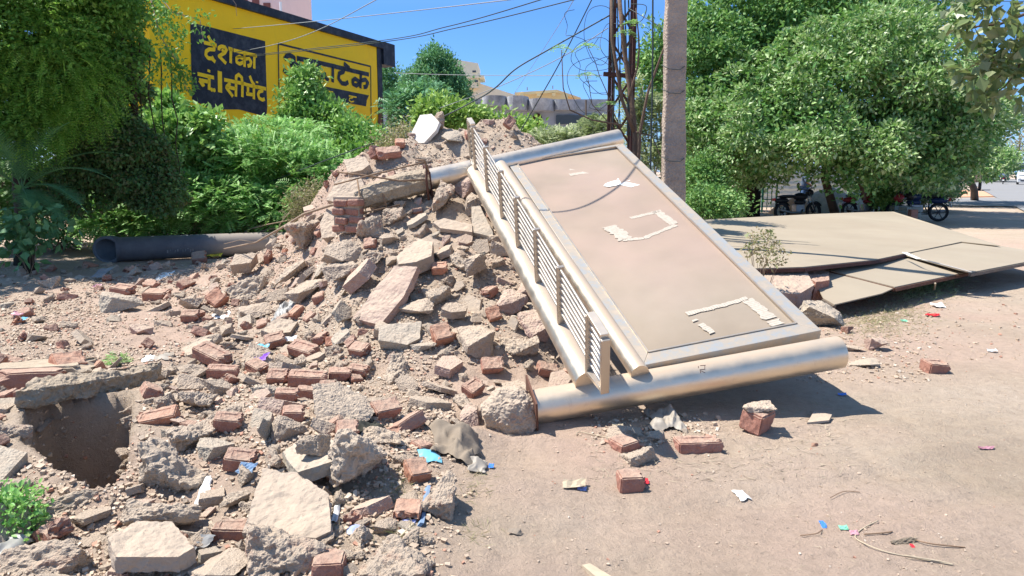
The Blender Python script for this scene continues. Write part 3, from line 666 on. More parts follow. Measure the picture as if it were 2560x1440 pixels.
# ---- right-hand pieces on the bare dirt
cb = hp('brick', 'brick', 1893, 1068, 82, 'half brick capped with white mortar at the edge of the frame shadow', .75, (.15, .1), .06, 2, (.85, 1.05, 1.5), .0)
q_ = np.array(cb.location)+[0, 0, .075]; rr_ = np.random.RandomState(9)
cap = lump('mortar_cap', [q_+[rr_.uniform(-.105, .105), rr_.uniform(-.085, .085), rr_.uniform(-.025, .03)] for _ in range(26)], M['sandstone'], 4, 5, .016, 16, loc=q_)
bpy.context.view_layer.update(); cap.parent = cb; cap.matrix_parent_inverse = cb.matrix_world.inverted()
hp('brick', 'brick', 1745, 1108, 118, 'long pink brick lying flat left of the mortar-capped half brick', .12, (0, 0), .38, 0, (1.0, .9, .9))
hp('brick', 'brick', 1560, 1112, 64, 'pink brick end left of the round tan stone', .6, (.1, 0), .38, 3, (1, .9, .9))
hp('stone', 'sandstone', 1641, 1097, 52, 'round tan stone between two pink bricks', .2, (0, 0), .15, 1, (1, 1, 1.1))
hp('chunk', 'concrete', 1605, 1142, 100, 'flat crumbly grey lump in front of the round tan stone', .15, (0, 0), .3, 4, (1, .8, .8))
hp('stone', 'sandstone', 1560, 1075, 110, 'flat dusty tan stone behind the pink brick end', .3, (0, 0), .4, 5, (1, .9, .7))
hp('brick', 'brick', 1576, 1214, 68, 'half brick with a sooty side alone on the dirt near the red packet', .1, (0, 0), .15, 3, (1.1, 1, 1.2))
hp('brick', 'brick', 2338, 922, 60, 'dark red broken brick alone on the dirt at right', .1, (.1, .1), .2, 4)
hp('stone', 'pinkstone', 2192, 868, 52, 'small square pinkish block right of the near post end', .1, (0, 0), .1, 4, (1, 1, 1.2))
hp('stone', 'brick', 2120, 828, 34, 'small red stone beside the post end near dry grass', .1, (0, 0), .1, 2)
hp('stone', 'greystone', 2158, 905, 90, 'flat grey stones by the tip of the near post', .1, (0, 0), .45, 6, (1.1, 1, .6))
hp('stone', 'sandstone', 2115, 865, 70, 'flat pale stone behind the post tip', .1, (0, 0), .4, 7, (1, 1, .6))
hp('stone', 'brick_orange', 2035, 1112, 26, 'little pink pebble alone on the bare dirt', .1, (0, 0), .3, 0)
hp('stone', 'sandstone', 1285, 1330, 40, 'thin tan stone with a black shadow on the dirt below centre', .1, (0, 0), .3, 1, (1, 1, .6))
slabpx([(2018, 1056), (2035, 1028), (2080, 1036), (2073, 1050)], (0, 0, 1), (2045, 1045), .03, .015, 'sandstone', 'thin piece of slate lying right of the mortar-capped half brick', amp=.003, cuts=3)
o = slabpx([(1455, 1412), (1475, 1408), (1530, 1440), (1500, 1450)], (0, 0, 1), (1490, 1430), .03, .02, 'straw', 'pointed wooden splinter at the bottom edge of the picture', 'wood_splinter', 'splinter', .002, 2, 2)
# ---- blocks right of the panel
slabpx([(1905, 700), (1925, 660), (2012, 672), (2036, 712), (1998, 735), (1935, 730)], (.1, -.25, 1), (1990, 775), .42, .42, 'pinkstone', 'broken pinkish masonry block standing behind the right edge of the panel', 'masonry_block', 'masonry block', .02, 4)
slabpx([(1965, 668), (2000, 668), (2072, 676), (2074, 700), (2040, 705)], (.1, -.1, 1), (2045, 752), .38, .36, 'brick', 'broken masonry block with an exposed orange brick, behind the pinkish block', 'masonry_block', 'masonry block', .018, 6)
hp('stone', 'greystone', 2058, 800, 118, 'grey rough boulder at the right edge of the panel', .5, (.2, .2), .2, 3, (1, 1, .85), .0, follow=0)
# ---- pieces on the heap
slabpx([(983, 662), (1043, 668), (1010, 740), (950, 812), (880, 796)], (-.35, -.75, .75), (930, 805), .12, .07, 'pinkstone', 'long pinkish stone slab leaning in the middle of the heap', seed=2)
slabpx([(1016, 357), (1050, 288), (1078, 284), (1098, 305), (1090, 325), (1060, 357)], (-.35, -.8, .55), (1045, 352), .05, .05, 'plaster', 'white plaster-faced slab standing on the crest of the heap', seed=4, amp=.006)
slabpx([(990, 640), (1045, 595), (1082, 605), (1078, 640), (1040, 655), (995, 660)], (-.1, -.35, 1), (1035, 660), .16, .12, 'sandstone', 'cream-topped thick stone above the long pinkish slab', seed=9, amp=.015)
hp('stone', 'sandstone', 1192, 688, 70, 'pointed tan stone standing upright near the steel tube', 1.4, (.2, 1.3), .1, 5, (1.4, 1.1, 1.2), .04)
slabpx([(948, 812), (1000, 808), (1052, 805), (1050, 845), (1018, 862), (948, 850)], (.05, -.6, .8), (1000, 870), .12, .14, 'greystone', 'grey square block below the long pinkish slab', seed=12)
hp('brick', 'brick_orange', 1105, 852, 50, 'bright red brick stub right of the grey square block', .5, (.4, .2), .1, 3)
hp('stone', 'sandstone', 1045, 775, 100, 'broad dusty stone right of the long pinkish slab', .3, (0, .2), .25, 6, (1, 1, .9), .03)
hp('chunk', 'concrete', 1100, 745, 80, 'grainy concrete lump in the middle of the heap beneath the pointed stone', .3, (0, .2), .3, 4)
hp('slab', 'sandstone', 1135, 790, 80, 'tilted tan slab piece beneath the grainy lump', .6, (0, .2), .1, 2, (1, 1, 1), .03)
hp('slab', 'greystone', 858, 800, 75, 'narrow grey slab standing on its edge left of the pinkish slab', 1.2, (0, 1.2), .1, 1, (1.2, 1, 1), .03)
hp('chunk', 'concrete', 618, 735, 100, 'large grainy concrete lump on the left flank of the heap', .5, (0, 0), .15, 1, (1, 1, .95), .03)
hp('chunk', 'rubble_concrete', 765, 610, 82, 'large rounded concrete lump where the pipe meets the heap', .5, (0, 0), .15, 2, (1, 1, 1.1), .03)
hp('chunk', 'concrete', 730, 695, 95, 'long grainy concrete lump below the rounded one', .2, (0, 0), .2, 5, (1, .8, .7), .03)
hp('chunk', 'rubble_concrete', 925, 590, 75, 'dark rough concrete lump in the shade of the far footing', .2, (0, 0), .2, 6, (1, 1, 1.2), .03)
hp('chunk', 'rubble_concrete', 1100, 515, 95, 'dark rough concrete lump under the far post', 1.2, (0, 0), .2, 7, (1, 1, 1.1), .05)
hp('stone', 'sandstone', 860, 660, 85, 'pinkish angular stone left of the dark lump', .7, (.2, .6), .1, 3, (1.2, 1, 1), .04)
hp('stone', 'sandstone', 850, 695, 90, 'tan angular stone below the pinkish angular stone', .2, (.0, .3), .2, 8, (1, 1, .9), .04)
hp('stone', 'greystone', 300, 763, 105, 'pale grey wedge-shaped stone on the left dirt strip', .1, (.1, .2), .2, 2, (1.1, 1, .9))
hp('stone', 'sandstone', 640, 788, 75, 'triangular tan stone in front of the grainy lump', .4, (.2, .2), .2, 4, (1.1, 1, .9))
hp('stone', 'sandstone', 695, 740, 60, 'pale square stone right of the grainy lump', .4, (.2, .2), .2, 1, (1.1, 1, .9))
hp('stone', 'sandstone', 765, 742, 78, 'tan pentagonal stone in the middle left of the heap', .7, (.2, .1), .2, 7, (1.1, 1, .9), .02)
slabpx([(668, 806), (700, 795), (745, 803), (725, 830), (680, 835), (652, 825)], (.1, -.4, 1), (700, 835), .1, .07, 'sandstone', 'flat tan slab on the left foot of the heap', seed=14)
hp('slab', 'sandstone', 610, 680, 78, 'flat slab with a dark red edge on the left flank of the heap', .9, (.3, .3), .1, 3, (1, 1, 1.1), .05)
slabpx([(1083, 556), (1110, 545), (1180, 562), (1180, 580), (1100, 570)], (0, -.55, .8), (1130, 575), .08, .05, 'sandstone', 'thin pinkish flagstone lying level under the far cross tube', seed=15, amp=.006)
slabpx([(1178, 516), (1200, 514), (1232, 580), (1232, 592), (1180, 580)], (-.1, -.7, .7), (1195, 585), .1, .05, 'greystone', 'cracked grey-green flagstone beside the outer cross tube', seed=16, amp=.006)
slabpx([(858, 398), (912, 390), (925, 410), (905, 425), (870, 432)], (-.1, -.6, .8), (885, 425), .12, .2, 'sandstone', 'tan block with a broken end at the upper left of the heap', seed=17)
slabpx([(835, 452), (900, 440), (915, 470), (900, 510), (850, 508), (815, 500)], (-.3, -.75, .6), (860, 505), .2, .25, 'sandstone', 'large plain concrete block left of the far footing', 'concrete_block', 'concrete block', .015, 18)
slabpx([(818, 520), (842, 510), (862, 560), (850, 590), (805, 595), (800, 560)], (-.3, -.75, .6), (830, 590), .12, .2, 'sandstone', 'large tan block lower on the left shoulder of the heap', 'concrete_block', 'concrete block', .015, 19)
hp('brick', 'brick', 973, 404, 55, 'pink-edged brick lying on the far footing', .5, (.1, .2), .1, 1, (1.1, 1, 1), .05)
hp('brick', 'brick', 938, 405, 30, 'pink brick stub left of the pink-edged brick', .9, (.1, .9), .1, 3, (1.1, 1, 1), .05)
hp('brick', 'brick_orange', 1001, 371, 22, 'tiny orange brick end on the left crest', .2, (.1, .2), .1, 3, (1, 1, 1), .02)
hp('brick', 'brick_orange', 1128, 311, 30, 'orange brick stub on the crest right of the white slab', .2, (.1, .2), .1, 4, (1, 1, 1), .04)
hp('brick', 'brick', 1274, 327, 30, 'small red brick stub on the right end of the crest', 1.2, (.7, .2), .1, 4, (1, 1, 1), .04)
hp('chunk', 'rubble_concrete', 1100, 322, 45, 'rough lump leaning against the white slab', 1.2, (.7, .2), .1, 4, (1, 1, 1), .03)
hp('stone', 'greystone', 1130, 357, 50, 'flat grey-green stone on the crest left of the rail', .2, (.1, .1), .1, 3, (1, 1, .6), .05)
hp('stone', 'sandstone', 1285, 352, 26, 'upright tan stone on the crest behind the far post', .2, (.1, 1.1), .1, 2, (1.3, 1, 1), .03)
hp('stone', 'greystone', 1355, 348, 30, 'grey pointed stone at the right end of the crest', .2, (.1, .9), .1, 5, (1.3, 1, 1), .03)
# brick masonry lump: courses still mortared together
mb = MB(); p0 = hit(868, 588); p0 = p0+np.array([0, -.03, .02])
for r_i in range(4):
    for c_i in range(2):
        mb.box(p0+np.array([(-.06+.15*c_i)+(.04 if r_i % 2 else 0)+rs.uniform(-.02, .02), rs.uniform(-.03, .03), .05+.088*r_i]), (.138*rs.uniform(.75, 1.05), .17, .068), (rs.uniform(-.09, .09), rs.uniform(-.1, .1), rs.uniform(-.12, .12)))
o = mb.build('brickwork_lump', M['brick'], bevel=.014, loc=p0); tag(o, 'lump of four mortared brick courses hanging below the far footing', 'brickwork lump'); o.rotation_euler = (0, 0, -.12); used.append((p0[0], p0[1], .2))
mm = MB().box(p0+np.array([.02, .03, .19]), (.26, .15, .36), (0, 0, 0)).build('mortar', M['concrete'], loc=p0); mm.parent = o; mm.location = (0, 0, 0)
# row of bricks at the foot of the heap
for cx, cy, w_, yaw, tx, pi, mt, lb in [
    (534, 900, 95, -.45, .3, 0, 'brick', 'long red brick tilted down to the right at the left foot of the heap'),
    (762, 884, 78, -.5, .3, 0, 'brick', 'red brick with a pressed hollow lying askew above the brick row'),
    (697, 953, 50, .1, .5, 4, 'brick', 'upright brick end with a pressed hollow left in the brick row'),
    (772, 954, 95, .12, .1, 0, 'brick', 'long red brick in the middle of the brick row'),
    (852, 942, 60, .2, .1, 2, 'brick', 'brick right of the long one in the row'),
    (897, 936, 50, -.1, .1, 4, 'brick', 'last brick at the right end of the brick row'),
    (645, 925, 62, -.6, .3, 2, 'brick', 'tilted brick left of the upright brick end'),
    (560, 935, 75, .2, .1, 0, 'brick', 'dusty brick low under the purple packet'),
    (545, 762, 42, .9, .9, 3, 'brick_orange', 'dark orange brick standing on end on the left flank'),
    (478, 798, 42, .2, .3, 4, 'brick', 'pink brick end with a pressed hollow on the left flank'),
    (590, 612, 45, .4, .5, 2, 'brick_orange', 'orange brick lying against the dark pipe'),
    (500, 655, 35, .4, .5, 3, 'brick', 'red brick in front of the dark pipe'),
    (395, 745, 60, -.1, .2, 2, 'brick', 'pink brick right of the pale wedge-shaped stone'),
    (310, 735, 50, -.1, .2, 4, 'brick', 'pink brick behind the pale wedge-shaped stone'),
    (690, 862, 50, .5, .3, 4, 'brick', 'brick end above the purple packet'),
    (1232, 925, 55, .2, .4, 2, 'brick', 'dark red brick near the near footing'),
    (1370, 935, 60, .2, .1, 2, 'brick', 'dusty brick lying under the outer cross tube'),
    (1185, 985, 45, .9, .5, 4, 'brick', 'brick end left of the near footing'),
    (967, 1035, 62, .6, .4, 2, 'brick', 'rounded red brick above the grey cloth bundle'),
    (775, 990, 60, .15, .1, 2, 'brick', 'brick below the brick row'),
    (820, 985, 34, .15, .4, 3, 'brick', 'brick stub below the right end of the brick row'),
    (720, 1000, 50, .25, .2, 4, 'brick', 'dark brick shard below the upright brick end'),
    (870, 1092, 45, .25, .2, 3, 'brick', 'crumbling red brick bit beside the black cloth'),
    (1235, 798, 38, .5, .7, 3, 'brick_orange', 'bright orange brick bit near the tube on the heap'),
    (1100, 680, 42, .2, .1, 4, 'brick_orange', 'orange brick bit above the pointed tan stone'),
    (735, 1050, 40, .3, .1, 3, 'brick', 'half buried brick end right of the crumbly lumps'),
    (1175, 345, 20, .3, .1, 3, 'brick', 'tiny brick bit behind the far end of the rail')]:
    hp('brick', mt, cx, cy, w_, lb, yaw, (tx, .1), .18, pi, up=.01)
# ---- scattered rubble
def zone(cx, cy, x, y):
    h = float(bil(HB, x, y))
    if y > 8.3 and h > 1.3: return 'along the crest of the heap'
    if cx < 420 and cy < 800 and y > 7.5: return 'on the ground near the mouth of the pipe'
    if cx < 820 and h > .18 and y > 5.8: return 'on the left flank of the heap'
    if h > .75: return 'on the upper front slope of the heap'
    if h > .18 and cx > 1150: return 'on the heap beneath the steel tubes'
    if h > .18: return 'on the lower front slope of the heap'
    if y > 5.2 and cx < 500: return 'on the bare strip left of the heap'
    if y > 4.7: return 'at the foot of the heap'
    if cx < 640: return 'around the open pit'
    return 'in front of the heap near the boulders'
def pix(p): d = p-[0, 0, CH]; dep = d[1]*cp_-d[2]*sp_; return 1280+F*d[0]/dep, 720-F*(d[1]*sp_+d[2]*cp_)/dep
def density(x, y, cx, cy):
    h = float(bil(HB, x, y))
    if cx < -60 or cx > 1500 or cy > 1500: return 0
    if (cx > 1130 and y < 5.0 and x > .05): return 0
    s = float(bil(SD_, x, y))
    if s < .1: return 0
    if cx > 1060 and y < 4.3: return 0
    dirtmound = (cx > 900 and cy > 890) or (540 < cx < 1200 and 960 < cy < 1110)
    if 330 < cx < 640 and 1040 < cy < 1280: return .22
    if h > .18: return .85 if not (y > 8.2 and h > 1.2) else .22
    if cy < 600: return 0
    if cx < 480 and 770 < cy < 930: return .04
    if cx < 350 and 690 < cy < 790: return .25
    if dirtmound: return .13
    return .62 if y > 4.2 else .5
placed = [(a, b, c) for a, b, c in used]; cnt = {}
LM = []
def shortname(l):
    cut = l
    for w_ in (' in ', ' on ', ' at ', ' below ', ' behind ', ' left of ', ' right of ', ' beside ', ' lying ', ' standing ', ' with ', ' above ', ' between ', ' alone ', ' under ', ' leaning ', ' tilted ', ' resting ', ' wedged ', ' from ', ' along ', ' against ', ' just ', ' where ', ' beneath ', ' across ', ' near ', ' by ', ' hanging ', ' showing ', ' casting ', ' tucked ', ' off ', ' low ', ' askew '):
        k = cut.find(w_)
        if k > 0: cut = cut[:k]
    return cut
_lb = [(o['label'], o) for o in C.objects if o.parent is None and o.get('label') and o.name.split('.')[0] in ('concrete_chunk', 'rubble_stone', 'flat_stone', 'brick', 'kerb_beam', 'concrete_block', 'brickwork_lump', 'masonry_block')]
_sn = [shortname(l) for l, o in _lb]
for (l, o), q in zip(_lb, _sn):
    t_ = q if _sn.count(q) == 1 and len(q.split()) > 1 else l
    if len(t_.split()) <= 6: LM.append((t_, o.location.x, o.location.y))
LM += [('near concrete footing', .0, 4.4), ('far footing', -1.2, 7.8), ('outer cross tube', .1, 6.3), ('mouth of the pipe', -7.0, 12.9), ('near rim of the pit', -2.2, 3.5), ('left rim of the pit', -2.9, 4.0), ('right rim of the pit', -2.05, 3.9), ('far end of the rail', -.35, 8.1), ('middle of the pipe', -5.8, 13.2), ('purple packet', -2.1, 5.9)]
LMA = np.array([(b, c) for a, b, c in LM]); pend = []
def near_label(word, szw, x, y, o):
    d = LMA-[x, y]; k = int(np.argmin(np.hypot(d[:, 0], d[:, 1]*.8))); dx, dy = -d[k]
    rel = ('right of' if dx > 0 else 'left of') if abs(dx) > abs(dy)*.8 else ('behind' if dy > 0 else 'in front of')
    far = 'close ' if False else ''
    pend.append((f'{szw} {word} {rel} the {LM[k][0]}'.strip(), x, y, o))
def finish_labels():
    by = {}
    for l, x, y, o in pend: by.setdefault(l, []).append((x/y, o))
    od = ['leftmost', 'second leftmost', 'third leftmost', 'fourth leftmost', 'fifth leftmost', 'sixth leftmost', 'seventh leftmost', 'eighth leftmost', 'ninth leftmost', 'tenth leftmost', 'eleventh leftmost', 'twelfth leftmost']
    seen = set()
    for l, q in by.items():
        q.sort(key=lambda t: t[0]); n_ = len(q)
        for i, (_, o) in enumerate(q):
            t = l if n_ == 1 or n_ > 12 else ('rightmost ' if i == n_-1 else od[i]+' ')+l
            for w_ in (None, 'grainy ', 'dusty ', 'rough ', 'piece ', 'angular ', 'the ', 'dull '):
                if w_: t = t.replace(w_, '') if len(t.split()) > 16 else t
            if len(t.split()) > 16 or t in seen and n_ <= 12: t = ' '.join((t if len(t.split()) <= 15 else ' '.join(l.split()[:15])).split())
            seen.add(t); o['label'] = t
def grp(kind): return {'chunk': 'loose concrete chunks in the rubble', 'stone': 'loose stones in the rubble', 'slab': 'loose flat stones in the rubble', 'brick': 'loose bricks in the rubble'}[kind]
for rmin, rmax, tries in ((.13, .21, 900), (.09, .14, 2600), (.06, .10, 5200), (.035, .06, 9000)):
    for _ in range(tries):
        cx = rng.uniform(-40, 1480); cy = rng.uniform(310, 1460)
        p = G(cx, cy) if cy > 640 and rng.random() < .5 else hit(cx, cy)
        if p[1] < 2.4 or p[1] > 12.5: continue
        x, y = p[0]+rng.normal()*.05, p[1]+rng.normal()*.08; cx, cy = pix(np.array([x, y, zt(x, y)]))
        if rng.random() > density(x, y, cx, cy): continue
        r_ = rng.uniform(rmin, rmax)
        if any((x-a)**2+(y-b)**2 < ((r_+c)*(.80 if c > .06 else .8))**2 for a, b, c in placed): continue
        wbr = .17 if (cx < 1000 and cy > 560) else .12
        u_ = rng.random(); kind = 'brick' if u_ < wbr else 'chunk' if u_ < wbr+.26 else 'slab' if u_ < wbr+.48 else 'stone'
        if kind == 'brick' and r_ > .13: kind = 'stone'
        if cnt.get(kind, 0) >= 285: continue
        cnt[kind] = cnt.get(kind, 0)+1
        yaw = rng.uniform(0, 6.28); tl = (rng.normal()*.28, rng.normal()*.28)
        size = r_*2*(.95 if y < 8.2 else .7); sc3 = (1, rng.uniform(.85, 1.15), rng.uniform(.8, 1.2)); pi = int(rng.integers(0, 50))
        szw = 'large' if r_ > .11 else 'middling' if r_ > .07 else 'small'
        if kind == 'chunk': mt = ['concrete', 'rubble_concrete', 'concrete'][pi % 3]; nm, ct, me = 'concrete_chunk', 'concrete chunk', PC[pi % 9]; word = {'concrete': 'grainy dusty concrete chunk', 'rubble_concrete': 'rough brown-grey concrete chunk'}[mt]
        elif kind == 'stone': mt = ['sandstone', 'pinkstone', 'greystone', 'sandstone', 'concrete'][pi % 5]; nm, ct, me = 'rubble_stone', 'rubble stone', PS[pi % 9]; word = {'sandstone': 'angular tan stone', 'pinkstone': 'angular pinkish stone', 'greystone': 'angular grey stone', 'concrete': 'dusty pale stone'}[mt]
        elif kind == 'slab': mt = ['sandstone', 'sandstone', 'pinkstone', 'greystone', 'concrete'][pi % 5]; nm, ct, me = 'flat_stone', 'flat stone', PL[pi % 10]; word = {'sandstone': 'flat tan slab piece', 'pinkstone': 'flat pinkish slab piece', 'greystone': 'flat grey slab piece', 'concrete': 'flat dusty slab piece'}[mt]; tl = (tl[0]*1.4, tl[1]*1.4)
        else:
            mt = 'brick_orange' if pi % 6 == 0 else 'brick'; nm, ct = 'brick', 'brick'; pi = pi % 10
            if r_ < .07: pi = (3, 8, 4, 9)[pi % 4]
            me = PB[pi]; size = 1. if r_ > .06 else .7; sc3 = (1, 1, 1); word = ('bright orange' if mt == 'brick_orange' else 'dull red')+(' whole brick' if pi % 5 < 2 else ' broken brick')
            tl = (tl[0]*1.6, tl[1]*1.6)
        o = drop(nm, me, mt, x, y, size, yaw, tl, rng.uniform(.18, .48), None, sc3, None, ct, grp(kind), follow=.8)
        near_label(word, '' if kind == 'brick' else szw, x, y, o); placed.append((x, y, r_))
for k_ in range(34):
    for _ in range(60):
        x, y = rng.uniform(-3.1, -1.9), rng.uniform(3.3, 4.8); s_ = float(bil(SD_, x, y))
        if -.15 < s_ < .04: break
    else: continue
    pi = int(rng.integers(0, 9)); o = drop('concrete_chunk', PC[pi], 'rubble_concrete', x, y, rng.uniform(.05, .17), rng.uniform(0, 6), (rng.normal()*.3, rng.normal()*.3), .5, None, (1, 1, 1), None, 'concrete chunk', grp('chunk'), follow=0)
    near_label('brown-grey concrete chunk in the pit side', 'small', x, y, o)
finish_labels(); print('rubble', cnt)
# ---- small fragments: nobody could count them
def jitterboxes(c, s, seed):
    r_ = np.random.RandomState(seed); n_ = len(c)
    cu = np.array([[x, y, z] for x in (-1, 1) for y in (-1, 1) for z in (-1, 1)], float)
    V = cu[None]*np.ones((n_, 1, 1))*r_.uniform(.55, 1.05, (n_, 8, 3)); V *= (s[:, None]*r_.uniform(.45, 1., (n_, 3))*[1, 1, .7])[:, None]; V *= (.62+.38*(np.abs(V).sum(-1, keepdims=True) < np.abs(V).sum(-1).mean()))
    a = r_.uniform(0, 6.28, (n_, 3)); ca, sa = np.cos(a), np.sin(a)
    Rz = np.zeros((n_, 3, 3)); Rz[:, 0, 0] = ca[:, 0]; Rz[:, 0, 1] = -sa[:, 0]; Rz[:, 1, 0] = sa[:, 0]; Rz[:, 1, 1] = ca[:, 0]; Rz[:, 2, 2] = 1
    b = a[:, 1]*.12; Rx = np.zeros((n_, 3, 3)); Rx[:, 0, 0] = 1; Rx[:, 1, 1] = np.cos(b); Rx[:, 1, 2] = -np.sin(b); Rx[:, 2, 1] = np.sin(b); Rx[:, 2, 2] = np.cos(b)
    V = np.einsum('nij,nkj->nki', Rx@Rz, V)+c[:, None]
    q = np.array([(0, 1, 3, 2), (4, 6, 7, 5), (0, 4, 5, 1), (2, 3, 7, 6), (0, 2, 6, 4), (1, 5, 7, 3)])
    return V.reshape(-1, 3), (q[None]+np.arange(n_)[:, None, None]*8).reshape(-1, 4)
def scatter_xy(n_, x0, x1, y0, y1, fn):
    X = rng.uniform(x0, x1, n_); Y = y0+(y1-y0)*rng.random(n_)**1.5; k = rng.random(n_) < fn(X, Y); return X[k], Y[k]
def fdens(X, Y):
    h = bil(HB, X, Y); col = 1280+X/np.maximum(Y, 1)*F; s = bil(SD_, X, Y)
    d = np.where(h > .12, .95, 0)+np.where((col < 1130) & (Y < 11), .8, 0)
    d = d*(.55+.9*vnoise(np.c_[X*1.5, Y*1.5, X*0], 8)); d = np.where(s < 0, 1.2, d)
    return np.where((col > 1180) & (Y < 5.0) & (X > .1), .045, np.clip(d, .045, 1))*np.where((X > 2.0) & (h < .1), .6, 1)
X, Y = scatter_xy(190000, -6.5, 4.5, 2.2, 10.5, fdens)
S = .006+.026*rng.random(len(X))**3; S = np.where((1280+X/np.maximum(Y, 1)*F > 1180) & (bil(HB, X, Y) < .1), .003+.006*rng.random(len(X))**2, S)
V, Fq = jitterboxes(np.c_[X, Y, bil(ZZ, X, Y)+S*.3], S, 3)
tag(mk('rubble_fragments', V, Fq, M['fragments']), 'small chips of stone, brick and mortar strewn over heap and dirt', 'rubble fragments', kind='stuff')
# patch of chips by the near post tip and along the boards
V = []
X, Y = [], []
for c0, c1, r0, r1, n_ in ((1990, 2330, 780, 960, 900), (2100, 2560, 700, 900, 500), (1480, 1800, 1040, 1120, 350)):
    for _ in range(n_):
        p = G(rng.uniform(c0, c1), rng.uniform(r0, r1)); X.append(p[0]); Y.append(p[1])
X, Y = np.array(X), np.array(Y); S = .006+.03*rng.random(len(X))**3
V, Fq = jitterboxes(np.c_[X, Y, bil(ZZ, X, Y)+S*.2], S, 5)
tag(mk('pebbles', V, Fq, M['fragments']), 'pebbles and grit scattered by the post tip and the boards', 'pebbles', kind='stuff')
# ================================================================== vegetation
def blob(px, py, rx, ry, Y, ryd): c = P(px, py, Y); return (c, np.array([rx/F*Y, ryd, ry/F*Y]))
def leaves_mesh(c, d, nrm, L, Wd, fold=.15):
    x = np.cross(nrm, d); x /= np.linalg.norm(x, axis=1)[:, None]+1e-9; u = np.cross(d, x)
    L = L[:, None]; Wd = Wd[:, None]
    V = np.stack([c, c+d*L*.45+x*Wd*.5+u*fold*Wd, c+d*L, c+d*L*.45-x*Wd*.5+u*fold*Wd], 1).reshape(-1, 3)
    n_ = len(c); i = np.arange(n_)[:, None]*4
    return V, np.concatenate([i+[0, 1, 2], i+[0, 2, 3]], 0)
def unit(v): return v/(np.linalg.norm(v, axis=-1, keepdims=True)+1e-9)
def clusters(blobs, n_, seed, inner=.55, lump_=.22, fr=1.3):
    r_ = np.random.RandomState(seed); vol = np.array([b[1][0]*b[1][2]+b[1][1]*b[1][2] for b in blobs]); vol /= vol.sum()
    k = r_.choice(len(blobs), n_, p=vol); C0 = np.array([b[0] for b in blobs])[k]; Rr = np.array([b[1] for b in blobs])[k]
    d = unit(r_.randn(n_, 3)); rad = (inner+(1-inner)*r_.rand(n_)**.6)
    rad = rad*(1+lump_*fbm(C0*.3+d*fr*2.2+seed, 3, seed))
    rad = rad*(1+.32*(r_.rand(n_) < .10)*r_.rand(n_))
    p = C0+d*Rr*rad[:, None]; return p, d, rad
def crown(name, blobs, ncl, per, spread, L, W, mat, seed, parent=None, droop=.0, gap=.0, inner=.55, frq=1.6, lum=.22):
    p, d, rad = clusters(blobs, ncl, seed, inner, lum); r_ = np.random.RandomState(seed+1)
    if gap: k = fbm(p*frq, 3, seed+3) > -1+gap; p, d = p[k], d[k]
    n_ = len(p)*per; c = np.repeat(p, per, 0)+r_.randn(n_, 3)*spread; dd = unit(np.repeat(d, per, 0)*.6+r_.randn(n_, 3)*.7+[0, 0, -droop])
    nn = unit(r_.randn(n_, 3)*.6+[0, 0, .8]+np.repeat(d, per, 0)*.5)
    c[:, 2] = np.maximum(c[:, 2], .03)
    V, Fc = leaves_mesh(c, dd, nn, L*r_.uniform(.6, 1.2, n_), W*r_.uniform(.6, 1.2, n_))
    return mk(name, V, Fc, M[mat], False, parent)
def puffy(name, blobs, npuff, prad, per, L, W, mat, seed, parent=None, droop=.1, thick=.34, fill=.16):
    """crown made of many leafy puffs standing out from the branches, with dark hollows between"""
    p, d, rad = clusters(blobs, npuff, seed, .62, .3, 1.5); r_ = np.random.RandomState(seed+1); pr = prad*r_.uniform(.55, 1.3, npuff)
    k = np.repeat(np.arange(npuff), per); n_ = len(k); q = unit(r_.randn(n_, 3)+[0, 0, .35]+d[k]*.35); rr = 1-thick*r_.rand(n_)**1.5
    lum_ = 1+.35*fbm(p[k]*3+q*1.7, 3, seed+5)
    c = p[k]+q*(pr[k]*rr*lum_)[:, None]*[1, 1, .72]
    m_ = int(n_*fill); c2, d2, _ = clusters(blobs, m_, seed+8, .1, .2); c = np.r_[c, c2]; q = np.r_[q, d2]; n_ = len(c)
    dd = unit(q*.8+r_.randn(n_, 3)*.55+[0, 0, -droop]); nn = unit(q*.8+r_.randn(n_, 3)*.45+[0, 0, .6]); c[:, 2] = np.maximum(c[:, 2], .05)
    V, Fc = leaves_mesh(c, dd, nn, L*r_.uniform(.55, 1.25, n_), W*r_.uniform(.6, 1.2, n_))
    return mk(name, V, Fc, M[mat], False, parent)
def feather(name, blobs, nf, mat, seed, parent=None, L=.28, pairs=7, lw=.03, ll=.07, dirb=(0, -.3, .25), inner=.6, gap=0):
    """compound leaves: a midrib with narrow leaflets on both sides"""
    p, d, rad = clusters(blobs, nf, seed, inner, .3, 1.5); r_ = np.random.RandomState(seed+1)
    if gap: k = fbm(p*1.3, 3, seed+3) > -1+gap; p, d = p[k], d[k]
    n_ = len(p); dd = unit(d*.7+r_.randn(n_, 3)*.45+np.array(dirb)); nn = unit(np.array([0, -.2, 1.])+r_.randn(n_, 3)*.35); x = unit(np.cross(nn, dd))
    Cc, D, Nn = [], [], []
    for k in range(1, pairs+1):
        t = k/pairs; q = p+dd*L*t+[0, 0, -.08*t*t*L/.28]
        for s in (-1, 1):
            Cc.append(q); D.append(unit(x*s+dd*.45+[0, 0, -.15])); Nn.append(nn)
    Cc = np.concatenate(Cc); D = np.concatenate(D); Nn = np.concatenate(Nn); n2 = len(Cc); Cc[:, 2] = np.maximum(Cc[:, 2], .03)
    V, Fc = leaves_mesh(Cc, D, Nn, ll*r_.uniform(.7, 1.1, n2), lw*np.ones(n2), .05)
    return mk(name, V, Fc, M[mat], False, parent)
